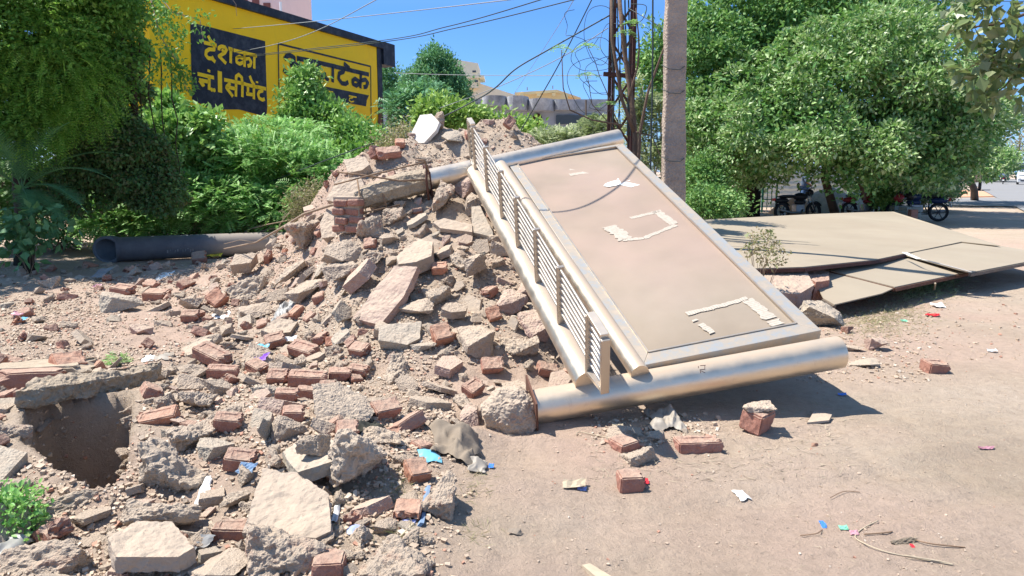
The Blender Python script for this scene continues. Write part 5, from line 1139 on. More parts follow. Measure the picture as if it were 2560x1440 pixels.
# the house with the weathered parapet
e = building('parapet_house', 'low house with a weathered grey parapet and an arched opening', 0, 1340, 330, 42, 0); L0 = e.location[:]
pk(pxbox(MB(), 1185, 272, 1530, 432, 42, 8).build('wall', M['blue_wall'], loc=L0), e)
m = MB()
def bulge(m, x0, x1, y0, y1, Y, d):
    a = P(x0, y1, Y); c = P(x1, y0, Y); X0, X1, z0, z1 = a[0], c[0], a[2], c[2]; n_ = 10
    V = [(X0+(X1-X0)*i/n_, Y-d*math.sin(math.pi*i/n_)**.5*(1 if j else .8), z1 if j else z0) for j in (0, 1) for i in range(n_+1)]+[(X0+(X1-X0)*i/n_, Y+.5, z1 if j else z0) for j in (0, 1) for i in range(n_+1)]
    q = n_+1; m.add(V, [(i, i+1, i+1+q, i+q) for i in range(n_)]+[(i+q, i+1+q, i+1+3*q, i+3*q) for i in range(n_)]+[(i+1, i, i+2*q, i+1+2*q) for i in range(n_)])
pxbox(m, 1180, 248, 1530, 275, 41.9, .3); bulge(m, 1205, 1266, 241, 266, 41.8, .7); bulge(m, 1266, 1322, 243, 277, 41.8, 1.0); bulge(m, 1318, 1385, 250, 279, 41.8, 1.2); bulge(m, 1385, 1440, 250, 276, 41.8, .5)
pk(m.build('parapet', M['parapet'], loc=L0), e)
m = MB(); a = P(1343, 300, 41.9); pts = [a+np.array([x*.26, 0, -.4]) for x in (-1, 1)]; arc = [a+np.array([math.cos(t)*.26*1.0, 0, .1+math.sin(t)*.26]) for t in np.linspace(0, math.pi, 12)]
m.prism(arc+[a+np.array([-.26, 0, -.6]), a+np.array([.26, 0, -.6])], (0, -1, 0), .05); pk(m.build('arched_opening', M['rustdark'], loc=L0), e)
pk(pxbox(MB(), 1390, 288, 1500, 310, 41.85, .1).build('veranda_opening', M['window'], loc=L0), e)
pk(MB().tube([P(1465, 250, 41.2), P(1465, 290, 41.2)], .05, 8).build('drainpipe', M['irongrey'], loc=L0), e)
e = building('orange_rooftop', 'flat-roofed orange pavilion standing behind the parapet', 0, 1370, 330, 50, 0); L0 = e.location[:]
pk(pxbox(MB(), 1303, 233, 1420, 430, 50, 5).build('wall', M['orange_wall'], loc=L0), e)
m = MB(); h = P(1287, 232, 49.3)[2]; t_ = P(1390, 224, 49.3)[2]
m.prism([P(1287, 231, 49.3), P(1392, 224, 49.0), P(1452, 244, 53.5), P(1300, 238, 55)], (0, 0, 1), .16); pk(m.build('roof', M['orange_wall'], loc=L0), e)
for x in (1300, 1342, 1380): pk(pxbox(MB(), x, 232, x+9, 239, 49.1, .6).build('bracket', M['orange_wall'], loc=L0), e)
for x, y in ((1318, 226), (1382, 222)): pk(MB().tube([P(x, y, 51), P(x, y-8, 51)], .03, 5).build('roof_rod', M['irongrey'], loc=L0), e)
e = building('cream_tower_house', 'cream house with a square stair tower rising behind the domed tree', 0, 1200, 330, 56, 0); L0 = e.location[:]
m = MB(); a = [P(1125, 430, 56), P(1185, 204, 56), P(1303, 243, 56), P(1303, 430, 56)]
m.prism([P(1100, 430, 56), P(1100, 215, 56), P(1186, 204, 56), P(1303, 242, 56), P(1303, 430, 56)], (0, -1, 0), 6); pk(m.build('wall', M['cream_wall'], loc=L0), e)
tw = pk(MB().prism([P(1135, 220, 55.5), P(1135, 148, 55.5), P(1195, 158, 55.5), P(1196, 220, 55.5)], (0, -1, 0), 4).build('tower', M['cream_wall'], loc=L0), e)
pk(MB().prism([P(1170, 195, 55.3), P(1171, 184, 55.3), P(1210, 188, 55.3), P(1209, 194, 55.3)], (0, -1, 0), 3).build('balcony', M['cream_wall'], loc=L0), e)
for x, y in ((1181, 176), (1186, 200)): pk(pxbox(MB(), x, y, x+9, y+5, 55.2, .1).build('window', M['window'], loc=L0), e)
# boundary wall, gravel, shed under the trees
e = building('boundary_wall', 'pale corrugated boundary wall seen under the tree canopy', 0, 1980, 500, 33, 0, 'wall'); L0 = e.location[:]
m = MB(); a, c = P(1880, 505, 33), P(2340, 505, 33); n_ = 110; V = []
for j, z in enumerate(np.linspace(0, 1.75, 26)):
    for i in range(n_+1): V.append((a[0]+(c[0]-a[0])*i/n_, 33+.025*math.sin(j*2.0+.6*math.sin(i*.9)), z))
m.add(V, [(j*(n_+1)+i, j*(n_+1)+i+1, (j+1)*(n_+1)+i+1, (j+1)*(n_+1)+i) for j in range(25) for i in range(n_)]); pk(m.build('wall_sheet', M['shed'], smooth=True, loc=L0), e)
for x in (1890, 1990, 2080, 2200, 2320):
    q = P(x, 480, 33.1); pk(MB().box((q[0], 33.12, .9), (.12, .12, 1.8)).build('post', M['irongrey'], loc=L0), e)
e = empty('iron_gate', B0(1925, 500, 29)); tag(e, 'dark green iron gate frame beside the black trunk', 'gate'); L0 = e.location[:]
for x in (1908, 1943): q = P(x, 460, 29); pk(MB().box((q[0], 29, .75), (.06, .06, 1.5)).build('gate_post', M['gate_green'], loc=L0), e)
for z in (.5, 1.42): a, c = P(1908, 460, 29), P(1943, 460, 29); pk(MB().box(((a[0]+c[0])/2, 29, z), (c[0]-a[0], .04, .04)).build('gate_rail', M['gate_green'], loc=L0), e)
for i, x in enumerate((1920, 1931)): q = P(x, 460, 29); pk(MB().box((q[0], 29, .75), (.025, .025, 1.3)).build('gate_bar', M['gate_green'], loc=L0), e)
def heap(px, rx, hz, Y, ry, mat, label, seed):
    c = P(px, 480, Y); V = []; n_ = 40
    for j in range(n_+1):
        for i in range(n_+1):
            u, v = i/n_*2-1, j/n_*2-1; r_ = math.hypot(u, v); V.append((c[0]+u*rx, Y+v*ry, hz*max(0, 1-r_)**.8-.02))
    V = np.array(V); V[:, 2] += .05*fbm(V*3, 3, seed)*(V[:, 2] > .02)
    tag(mk('gravel_heap', V, [(j*(n_+1)+i, j*(n_+1)+i+1, (j+1)*(n_+1)+i+1, (j+1)*(n_+1)+i) for j in range(n_) for i in range(n_)], M[mat], True, None, (c[0], Y, 0)), label, 'gravel heap')
heap(2075, 1.9, 1.05, 28.5, 1.6, 'gravel', 'grey gravel heap behind the parked motorcycles', 3)
heap(1990, 1.0, .7, 28, 1., 'orange_dirt', 'orange sand heap left of the gravel heap', 5)
heap(2150, 1.5, .9, 28.8, 1.3, 'gravel', 'second paler gravel heap under the broad tree', 7)
# white bucket-like pot
q = B0(1953, 530, 26); tag(MB().lathe(q, (0, 0, 1), [(0, .13), (.3, .17), (.34, .19), (.36, .19), (.36, .16), (.1, .12)], 20).build('plant_pot', M['white'], smooth=True, loc=q), 'white plant pot in the leaves left of the scooter', 'pot')
# ================================================================== roads
def sheet(name, px, mat, z, kind='structure', label=None):
    V = [G(x, y, z) for x, y in px]; o = mk(name, V, [tuple(range(len(V)))], M[mat]); tag(o, label, kind=kind); return o
sheet('road', [(2440, 447.5), (2432, 452), (2436, 462), (2462, 478), (2492, 494), (2520, 507), (2560, 527), (2700, 600), (3600, 600), (3200, 447.5)], 'asphalt', .05)
sheet('path', [(2325, 504), (2345, 497), (2500, 494), (2530, 508), (2545, 516), (2345, 513)], 'asphalt', .045)
sheet('red_soil', [(2370, 478), (2400, 474), (2462, 479), (2485, 491), (2400, 492), (2360, 487)], 'orange_dirt', .042)
# ================================================================== boards lying at the right
def board(name, label, corners, th, waves=0., cat='board', edge='irongrey', lines=()):
    pts = [G(x, y, z) for x, y, z in corners]; c = np.mean(pts, 0); e = empty(name, (c[0], c[1], 0)); tag(e, label, cat)
    bm = bmesh.new(); vs = [bm.verts.new(p) for p in pts]; f = bm.faces.new(vs)
    if f.calc_area() and (f.normal_update() or f.normal.z < 0): f.normal_flip()
    bmesh.ops.triangulate(bm, faces=bm.faces[:])
    for _ in range(4): bmesh.ops.subdivide_edges(bm, edges=bm.edges[:], cuts=1, use_grid_fill=True)
    for v in bm.verts:
        if waves: v.co.z += waves*float(vnoise(np.array([[v.co.x*.5, v.co.y*.35, 1.]]), 6)[0])*(0 if v.is_boundary else 1)
    r = bmesh.ops.extrude_face_region(bm, geom=bm.faces[:]); 
    for v in [g for g in r['geom'] if isinstance(g, bmesh.types.BMVert)]: v.co.z -= .012
    bmesh.ops.recalc_face_normals(bm, faces=bm.faces[:])
    me = bpy.data.meshes.new('sheet'); bm.to_mesh(me); bm.free(); me.materials.append(M['sheet']); o = bpy.data.objects.new('sheet', me); link(o); pk(o, e)
    m = MB()
    for k in range(len(pts)):
        if k in edge[1]:
            a, b = pts[k], pts[(k+1) % len(pts)]; d = np.array([0, 0, -.034]); m.bar(a+d, b+d, .035, .04)
    if m.v: pk(m.build('edge_frame', M[edge[0]], loc=c), e)
    return e
board('tin_board', 'largest tan sheet board lying behind the fallen sign with leaf shadows on it', [(1700, 560, .62), (1764, 549, .62), (2036, 535, .62), (2170, 530, .58), (2234, 529, .55), (2501, 614, .40), (2404, 604, .42), (2264, 633, .42), (2187, 649, .44), (2009, 667, .50), (1850, 672, .5)], .03, .03, edge=('rustdark', (7, 8, 9)))
board('tin_board', 'tan board at the far right with a torn white folded edge', [(2258, 636, .40), (2262, 631, .41), (2409, 605, .40), (2500, 614, .37), (2640, 640, .33), (2425, 681, .30)], .03, edge=('irongrey', (4,)))
board('tin_board', 'middle tan board set in a rusty brown frame', [(2078, 677, .36), (2257, 638, .37), (2300, 634, .37), (2420, 679, .25), (2237, 717, .26)], .03, edge=('rust', (0, 3, 4)))
board('tin_board', 'lowest tan board by the masonry blocks', [(2030, 690, .33), (2072, 681, .345), (2236, 719, .245), (2205, 733, .225), (2086, 761, .17), (2058, 745, .2)], .03, edge=('irongrey', (4,)))
m = MB(); a, b = [G(2264, 634, .45), G(2300, 650, .42), G(2350, 662, .40), G(2425, 682, .33)], None
for p, q in zip(a[:-1], a[1:]): m.prism([p+[0, .10, .01], q+[0, .08, .01], q+[0, -.03, .02], p+[0, -.03, .02]], (0, 0, 1), .008)
tag(m.build('folded_strip', M['white'], loc=a[0]), 'torn white folded strip along the far right board', 'sheet strip')
tag(MB().tube([G(2338, 708, .22), G(2336, 722, .1), G(2332, 725, .04)], .012, 6).build('hanging_wire', M['straw'], loc=G(2336, 722, .1)), 'pale torn strip hanging under the middle board', 'strip')
pr = [G(2280, 560, 0), G(2130, 600, 0), G(2330, 640, 0), G(2200, 690, 0)]
for i, (q, hz) in enumerate(zip(pr, (.44, .4, .24, .18))):
    tag(MB().box(q+[0, 0, hz/2], (.2, .2, hz), (0, 0, i)).build('support_block', M['brick'], loc=q), ['brick block hidden under the far part of the largest board', 'brick block hidden under the middle of the largest board', 'brick block under the far right board', 'brick block under the middle framed board'][i], 'block')
# ================================================================== pipe
a, b = P(268, 627, 12.9), P(716, 598, 14.3); a[2] = b[2] = .235; d = (b-a); L = np.linalg.norm(d); d /= L
yawp = math.atan2(d[1], d[0])
pr_ = [(0, .19), (-.001, .235), (.05, .245), (.12, .245), (.2, .215), (L, .205), (L, .18), (.0, .19)]
po = MB().lathe((0, 0, 0), (1, 0, 0), pr_, 40).build('iron_pipe', M['pipe']); 
for v in po.data.vertices:
    if v.co.x < .13: v.co.x += .24*(-v.co.y/.245)*(.13-v.co.x)/.13*1.0
auto_smooth(po, 35); po.location = a; po.rotation_euler = (0, 0, yawp)
tag(po, 'long dark iron pipe with a flared mouth lying between the bushes and the rubble', 'pipe')
mk2 = MB()
for i in range(11): mk2.box((.95+.042*i, -.2045*1.0, -.06+.01*(i % 3)), (.008 if i % 4 else .02, .002, .05), (0.28, .3*(i % 2), 0))
o = mk2.build('stencil_mark', M['cable_grey'], po)
# ================================================================== poles and cables
def rot_box(m, c, sz): m.box(c, sz)
b = P(1684, 470, 10.2); X0 = b[0]
m = MB(); lean = .022
pz = 7.5; w0, w1, dp = .31, .22, .2
V = [];
nseg = 40
for i in range(nseg+1):
    t = i/nseg; z = pz*t; w_ = w0*(1-t)+w1*t; cx = X0-lean*(z-1.2)
    for sx, sy in ((-1, -1), (1, -1), (1, 1), (-1, 1)): V.append((cx+sx*w_/2+.006*rs.randn(), 10.2+sy*dp/2+.004*rs.randn(), z))
m.add(V, [(i*4+k, i*4+(k+1) % 4, i*4+4+(k+1) % 4, i*4+4+k) for i in range(nseg) for k in range(4)]+[(nseg*4, nseg*4+1, nseg*4+2, nseg*4+3)])
cp2 = m.build('concrete_pole', M['pole'], loc=(X0, 10.2, 0), bevel=.02); tag(cp2, 'weathered square concrete utility pole standing behind the sign', 'pole')
for y in (165, 225, 395):
    c = P(1684, y, 10.08); tag_ = MB().tube([c+[-.16, .02, .02], c+[-.06, -.02, -.04], c+[.08, -.02, -.05], c+[.15, .02, .0]], .005, 5).build('wire_band', M['cable'], smooth=True, loc=c); tag_.parent = cp2; tag_.location = Vector(c)-cp2.location
# lattice pole
yl = 12.; e = empty('lattice_pole', B0(1548, 430, yl)); tag(e, 'rusty steel lattice pole tangled with cables and branches', 'pole')
L0 = e.location[:]
def lp(px, z, y): r = P(px, 427, y); return np.array([r[0], y, z])
legs = [(1519, 11.8), (1577, 11.8), (1528, 12.2), (1570, 12.2)]
for x, y in legs: pk(MB().bar(lp(x, 0, y), lp(x+1, 5.4, y), .05, .05, (0, 1, 0)).build('leg', M['rustdark'], loc=L0), e)
for i in range(9):
    z0, z1 = .3+i*.56, .86+i*.56; a, c = (1519, 1577) if i % 2 else (1577, 1519)
    pk(MB().bar(lp(a, z0, 11.78), lp(c, z1, 11.78), .035, .012, (0, 1, 0)).build('brace', M['rust'], loc=L0), e)
    pk(MB().bar(lp(c, z0, 12.22), lp(a, z1, 12.22), .035, .012, (0, 1, 0)).build('brace', M['rust'], loc=L0), e)
zc = P(1540, 185, 11.7)[2]; pk(MB().bar(lp(1504, zc, 11.7), lp(1574, zc-.03, 11.7), .07, .06).build('bracket', M['rustdark'], loc=L0), e)
# cables strung through the frame
def cable(pts, r, mat, label, sag=0., name='overhead_cable', n_=26):
    pts = [np.array(q, float) for q in pts]; out = []
    if len(pts) == 2:
        for t in np.linspace(0, 1, n_): q = pts[0]*(1-t)+pts[1]*t; q = q-[0, 0, sag*4*t*(1-t)]; out.append(q)
    else:
        k = len(pts)
        for t in np.linspace(0, k-1, n_*2):
            i = min(int(t), k-2); u = t-i; p0 = pts[max(i-1, 0)]; p1 = pts[i]; p2 = pts[i+1]; p3 = pts[min(i+2, k-1)]
            out.append(.5*((2*p1)+(-p0+p2)*u+(2*p0-5*p1+4*p2-p3)*u*u+(-p0+3*p1-3*p2+p3)*u**3))
    o = MB().tube(out, r, 6).build(name, M[mat], smooth=True, loc=out[0]); return tag(o, label, 'cable')
cable([P(470, 80, 26), P(1320, -6, 11.9)], .009, 'cable_grey', 'thin cable crossing above the black square of the wall to the top centre', .05)
cable([P(380, 165, 27), P(700, 108, 20), P(960, -10, 13)], .009, 'cable_grey', 'thin cable rising steeply from the yellow wall out of the top of the picture')
cable([P(375, 164, 27), P(900, 108, 18), P(1120, 66, 14), P(1370, -6, 11.8)], .009, 'cable', 'upper of the two long cables from the wall corner to the lattice pole')
cable([P(375, 166, 27), P(900, 112, 18), P(1150, 68, 14), P(1440, -2, 11.7)], .009, 'cable', 'lower of the two long cables from the wall corner to the lattice pole')
cable([P(560, 500, 17), P(830, 395, 14), P(1060, 312, 12.6), P(1190, 250, 12.2), P(1240, 218, 12), P(1290, 172, 11.9), P(1370, 125, 11.9), P(1530, 35, 11.8)], .011, 'cable', 'thick black cable sagging from the lattice pole over the crest into the bushes')
cable([P(1100, 270, 16), P(1250, 215, 14), P(1400, 145, 12.5), P(1520, 70, 11.9)], .007, 'cable_grey', 'thin grey cable running beside the thick sagging cable')
cable([P(1285, 235, 30), P(1380, 90, 20), P(1440, -10, 13)], .007, 'cable_grey', 'thin straight cable rising from the orange pavilion')
cable([P(1300, 330, 13), P(1395, 165, 12.4), P(1484, -10, 11.8)], .009, 'cable', 'dark cable falling straight to the right end of the crest')
cable([P(985, 182, 34), P(1505, 188, 20)], .012, 'cable_grey', 'level thin cable across the sky above the house', .05)
cable([P(1632, -10, 10.6), P(1631, 200, 10.6), P(1626, 425, 10.7)], .013, 'cable', 'thick black cable hanging straight down left of the concrete pole')
cable([P(1570, 20, 11.6), P(1640, 60, 11), P(1662, 75, 10.3)], .006, 'cable', 'short slack cable between the lattice pole and the concrete pole', .1)
cable([P(2320, 2, 14), P(2620, 4, 14)], .006, 'cable', 'thin cable at the top right corner above the big leaves')
cable([P(1577, 10, 11.6), P(1615, 15, 11.5), P(1605, 50, 11.5), P(1575, 60, 11.6)], .006, 'cable', 'small cable loop on the right side of the lattice pole')
rl = np.random.RandomState(12)
names_ = ['tight cable coil high on the lattice pole', 'wide hanging cable loop left of the lattice pole', 'thin drooping cable loop nearest the sapling tufts', 'twisted cable wrapped about the middle of the lattice pole', 'loose cable end curling left from the lattice pole', 'cable loop low on the lattice pole by the bracket', 'thin cable arc between lattice pole and level cable', 'cable looping over the right leg of the lattice pole']
for i in range(8):
    cx, cy = 1500+rl.uniform(-45, 60), 60+i*26; rx, ry = rl.uniform(25, 70), rl.uniform(30, 80)
    pts = [P(cx+rx*math.cos(t)+rl.randn()*6, cy+ry*math.sin(t)+rl.randn()*6, 11.7+.1*rl.randn()) for t in np.linspace(rl.uniform(0, 2), rl.uniform(4, 6.5), 8)]
    cable(pts, .0045, 'cable', names_[i], name='cable_loop')
for i in range(5):
    x = 1535+9*i; cable([P(x, -10, 11.72), P(x+rl.uniform(-14, 14), 100, 11.7), P(x+rl.uniform(-12, 12), 220, 11.72), P(x+rl.uniform(-8, 8), 340, 11.75)], .008+.004*rl.rand(), 'cable', ['first', 'second', 'third', 'fourth', 'fifth'][i]+' cable from the left running down inside the lattice pole')
# climbing sapling with long bare branches and tufts
b = B0(1590, 440, 11.2); e = plant('climbing_sapling', 'bare-branched sapling with feathery tufts growing through the lattice pole', 'sapling', b)
ln = [([b, P(1588, 340, 11.3), P(1580, 260, 11.4), P(1560, 120, 11.5), P(1548, -10, 11.5)], .045, .03), ([b, P(1600, 330, 11.2), P(1620, 230, 11.2), P(1660, 120, 11.1), P(1672, 80, 11.1)], .03, .01), ([P(1585, 330, 11.3), P(1555, 250, 11.3), P(1530, 100, 11.4), P(1528, -10, 11.4)], .03, .02), ([P(1572, 250, 11.4), P(1600, 120, 11.4), P(1590, 20, 11.4)], .018, .008),
 ([P(1558, 313, 11.2), P(1480, 300, 11.3), P(1425, 275, 11.4), P(1408, 220, 11.4), P(1404, 125, 11.4)], .014, .007), ([P(1555, 330, 11.3), P(1515, 230, 11.4), P(1470, 118, 11.4)], .009, .005), ([P(1545, 330, 11.3), P(1480, 260, 11.4), P(1468, 190, 11.4)], .008, .005), ([P(1590, 330, 11.2), P(1630, 340, 11.2), P(1655, 400, 11.2), P(1620, 400, 11.2)], .012, .005)]
pk(limbs('stem', ln, 'bark'), e)
tf = []
for x, y in ((1404, 122), (1470, 116), (1468, 188), (1520, 260), (1565, 85), (1580, 60)):
    c = P(x, y, 11.4); m = MB()
    for k in range(9):
        an = k*.7; d = np.array([math.cos(an), math.sin(an)*.6, .35+.3*rl.rand()]); q = [c+unit(d)*t*.2+[0, 0, -.12*t*t] for t in np.linspace(0, 1, 6)]
        m.tube(q, .002, 3)
        for j in range(1, 6):
            for s in (-1, 1):
                dd = unit(q[j]-q[j-1]); xx_ = unit(np.cross(dd, [0, 0, 1])); m.add([q[j], q[j]+dd*.03+xx_*s*.012, q[j]+unit(xx_*s+dd*.5)*.055], [(0, 1, 2)])
    pk(m.build('leaf_tuft', M['leaf_feather']), e)
sh_ = [onplane(x, y, pp0, sn)+np.array(dvec)*t_ for x, y, t_ in ((1640, 372, 3.3), (1600, 410, 3.0), (1560, 455, 2.9), (1500, 495, 2.85), (1440, 520, 2.85), (1370, 528, 2.9), (1250, 520, 3.2))]
cable(sh_, .011, 'cable', 'slack cable just above the top of the picture whose curved shadow crosses the panel')
# ================================================================== motorcycles
def wheel(e, x, r=.30):
    w_ = MB(); n_ = 28
    for k in range(n_):
        pass
    prof = [(-.045, r-.06), (-.05, r-.03), (-.035, r-.006), (0, r), (.035, r-.006), (.05, r-.03), (.045, r-.06), (-.045, r-.06)]
    t = MB().lathe((x, 0, r), (0, 1, 0), prof, 28).build('wheel', M['tyre'], e, smooth=True)
    m = MB().lathe((x, 0, r), (0, 1, 0), [(-.03, r-.06), (-.03, r-.085), (.03, r-.085), (.03, r-.06)], 24)
    for k in range(6): a = k*math.pi/3; m.bar((x, 0, r), (x+math.cos(a)*(r-.07), 0, r+math.sin(a)*(r-.07)), .02, .03, (0, 1, 0))
    m.lathe((x, -.06, r), (0, 1, 0), [(0, .001), (0, .05), (.12, .05), (.12, .001)], 14)
    m.build('rim', M['moto_black'], t); return t
def ell(m, c, s, n_=12):
    V = []; Fs = []
    for i in range(n_+1):
        for j in range(n_*2): a, b = math.pi*i/n_, math.pi*j/n_; V.append((c[0]+s[0]*math.sin(a)*math.cos(b), c[1]+s[1]*math.sin(a)*math.sin(b), c[2]+s[2]*math.cos(a)))
    k = n_*2; Fs = [(i*k+j, i*k+(j+1) % k, (i+1)*k+(j+1) % k, (i+1)*k+j) for i in range(n_) for j in range(k)]; m.add(V, Fs)
def motorcycle(label, loc, yaw, body='moto_blue', lean=.12, name='parked_motorcycle', group='motorcycles parked under the broad tree', scooter=False):
    e = empty(name, loc); tag(e, label, 'motorcycle', group)
    wheel(e, .63); wheel(e, -.63)
    m = MB(); ell(m, (.12, 0, .78), (.27, .14, .13)); m.build('fuel_tank', M[body], e, smooth=True)
    m = MB(); ell(m, (-.38, 0, .79), (.40, .13, .06)); m.build('seat', M['moto_black'], e, smooth=True)
    m = MB(); ell(m, (-.62, 0, .66), (.28, .1, .09)); ell(m, (.1, 0, .6), (.22, .12, .1)); m.build('side_panel', M[body], e, smooth=True)
    m = MB(); m.box((.02, 0, .40), (.34, .24, .26)); m.lathe((.12, 0, .42), (.5, 0, .8), [(0, .08), (.04, .1), (.08, .08), (.12, .1), (.16, .08), (.2, .001)], 14); m.build('engine', M['chrome'], e, bevel=.02)
    MB().tube([(.1, -.13, .35), (0, -.15, .25), (-.4, -.17, .26), (-.85, -.18, .36)], [.025, .025, .04, .045], 10).build('exhaust', M['chrome'], e, smooth=True)
    m = MB()
    for s in (-.08, .08): m.tube([(.63, s, .3), (.5, s, .68), (.42, s, .95)], .022, 8)
    m.build('fork', M['chrome'], e, smooth=True)
    MB().tube([(.3, -.36, 1.02), (.38, -.2, 1.03), (.42, 0, .98), (.38, .2, 1.03), (.3, .36, 1.02)], .016, 8).build('handlebar', M['moto_black'], e, smooth=True)
    m = MB(); ell(m, (.52, 0, .9), (.10, .11, .12), 8); hd = m.build('headlight', M['moto_black'], e, smooth=True)
    MB().lathe((.6, 0, .89), (1, 0, -.1), [(0, .075), (.02, .06), (.025, .001)], 16).build('lens', M['lamp'], hd, smooth=True)
    for s in (-1, 1): MB().tube([(.34, .26*s, 1.03), (.33, .30*s, 1.15)], .008, 6).lathe((.33, .32*s, 1.2), (1, 0, 0), [(-.01, .001), (-.01, .06), (.01, .06), (.01, .001)], 12).build('mirror', M['moto_black'], e)
    for x, a0, a1 in ((.63, .5, 2.3), (-.63, .6, 2.6)):
        V = []; n_ = 10
        for i in range(n_+1):
            a = a0+(a1-a0)*i/n_
            for y in (-.06, .06): V.append((x+math.cos(a)*.335, y, .3+math.sin(a)*.335))
        MB().add(V, [(2*i, 2*i+1, 2*i+3, 2*i+2) for i in range(n_)]).build('mudguard', M[body], e, smooth=True)
    MB().box((-.93, 0, .70), (.05, .13, .08)).build('tail_light', M['taillight'], e, bevel=.01)
    MB().box((-.97, 0, .52), (.01, .18, .12), (0, .3, 0)).build('number_plate', M['white'], e)
    e.rotation_euler = (lean, 0, yaw); return e
def gp(px, py): q = G(px, py); return (q[0], q[1], 0)
motorcycle('dark blue motorcycle standing rear wheel towards the camera beside the crates', gp(2290, 553), R(165), 'moto_blue')
motorcycle('black and red motorcycle parked behind the largest board below the broad tree', gp(2165, 549), R(12), 'moto_red', -.1)
motorcycle('black motorcycle with a dark windshield left of the gravel heap', gp(1995, 552), R(20), 'moto_black', -.12)
motorcycle('dark motorcycle farther off under the right end of the trees', gp(2372, 480), R(150), 'moto_blue', .1)
# helmets left on the blue motorcycle
for x, y, lb in ((2248, 495, 'dark maroon helmet on the seat of the blue motorcycle'), (2274, 491, 'round black helmet on the tank of the blue motorcycle')):
    c = P(x, y, 23.3); m = MB(); ell(m, c, (.15, .17, .14), 10); o = m.build('helmet', M['moto_black' if x > 2260 else 'moto_red'], smooth=True, loc=c); tag(o, lb, 'helmet')
    v = MB().box(c+[.1, -.08, -.01], (.12, .14, .07)).build('visor', M['window'], loc=c, bevel=.02); v.parent = o; v.location = (0, 0, 0)
def crate(px, py, label, yaw):
    q = np.array(gp(px, py)); e = empty('wooden_crate', q, yaw); tag(e, label, 'crate', 'crates beside the motorcycles')
    for k in range(3): MB().box((0, -.22, .09+.17*k), (.46, .02, .13)).build('slat', M['crate'], e); MB().box((0, .22, .09+.17*k), (.46, .02, .13)).build('slat', M['crate'], e); MB().box((.22, 0, .09+.17*k), (.02, .42, .13)).build('slat', M['crate'], e); MB().box((-.22, 0, .09+.17*k), (.02, .42, .13)).build('slat', M['crate'], e)
    for sx in (-1, 1):
        for sy in (-1, 1): MB().box((.2*sx, .2*sy, .26), (.035, .035, .5)).build('corner_post', M['crate'], e)
    MB().box((0, 0, .03), (.42, .42, .02)).build('base', M['crate'], e); return e
crate(2240, 552, 'left faded green slatted crate in front of the blue motorcycle', .1)
crate(2272, 558, 'right faded slatted crate in front of the blue motorcycle', .05).location.z = 0
# trailer under the trees
q = np.array(gp(2420, 476)); e = empty('farm_trailer', q, R(57)); tag(e, 'low dark trailer parked in the shade at the roadside', 'trailer')
MB().box((0, 0, .75), (3., 1.7, .12)).build('deck', M['irongrey'], e); MB().box((0, .85, 1.05), (3, .05, .5)).build('side_board', M['rustdark'], e); MB().box((0, -.85, 1.05), (3, .05, .5)).build('side_board', M['rustdark'], e); MB().box((-1.5, 0, 1.05), (.05, 1.7, .5)).build('tail_board', M['irongrey'], e)
for x in (-.8, .8):
    for y in (-.8, .8): MB().lathe((x, y-.1, .38), (0, 1, 0), [(0, .001), (0, .3), (.02, .38), (.18, .38), (.2, .3), (.2, .001)], 20).build('wheel', M['tyre'], e)
# bus, car, truck, rider on the road
q = np.array(gp(2560, 450)); e = empty('coach', q, R(57)); tag(e, 'pale blue and white coach driving away at the right edge', 'bus')
MB().box((0, 0, 1.85), (11, 2.5, 2.7)).build('body', M['bus_white'], e, bevel=.25)
for s in (-1, 1):
    MB().box((0, 1.26*s, 2.35), (10, .03, .85)).build('window_band', M['window'], e)
    MB().tube([(-5, 1.27*s, 1.0), (-3, 1.27*s, 1.6), (0, 1.27*s, 1.2), (3, 1.27*s, 1.6), (5, 1.27*s, 1.5)], .15, 6).build('painted_swoosh', M['bus_blue'], e)
    for x in (-3.4, 3.4): MB().lathe((x, 1.0*s, .5), (0, s, 0), [(0, .5), (.25, .5), (.27, .3), (.27, .001)], 20).build('wheel', M['tyre'], e)
MB().box((-5.5, 0, 2.3), (.05, 2.1, 1.1)).build('rear_window', M['window'], e)
q = np.array(gp(2562, 462)); e = empty('white_car', q, R(237)); tag(e, 'white car coming up the road in front of the coach', 'car')
m = MB(); m.prism([(-2, .8, .3), (2, .8, .3), (2.05, .8, .75), (1.2, .8, .95), (.6, .8, 1.42), (-1.3, .8, 1.45), (-1.95, .8, .95)], (0, 1, 0), 1.6); m.build('body', M['white'], e, bevel=.06)
m = MB(); m.prism([(1.15, .7, .99), (.62, .7, 1.36), (.60, -.7, 1.36), (1.15, -.7, .99)], (.6, 0, .8), -.012); m.build('windscreen', M['window'], e)
for s in (-1, 1):
    MB().box((-.35, .805*s, 1.17), (1.7, .012, .32)).build('side_window', M['window'], e); MB().box((2.03, .6*s, .72), (.06, .3, .13)).build('headlight', M['lamp'], e, bevel=.02)
    for x in (-1.3, 1.3): MB().lathe((x, .62*s, .31), (0, s, 0), [(0, .31), (.19, .31), (.2, .2), (.2, .001)], 18).build('wheel', M['tyre'], e)
MB().box((2.05, 0, .5), (.03, 1.0, .14)).build('grille', M['dark'], e)
q = np.array(gp(2505, 450)); e = empty('small_truck', q, R(57)); tag(e, 'small light blue truck far down the road', 'truck')
MB().box((-.3, 0, 1.5), (3, 1.9, 1.8)).build('cargo_box', M['cyan'], e); MB().box((1.8, 0, 1.2), (1.1, 1.8, 1.5)).build('cab', M['bus_white'], e, bevel=.1)
for x in (-1, 1.6):
    for s in (-1, 1): MB().lathe((x, .75*s, .35), (0, s, 0), [(0, .35), (.2, .35), (.2, .001)], 16).build('wheel', M['tyre'], e)
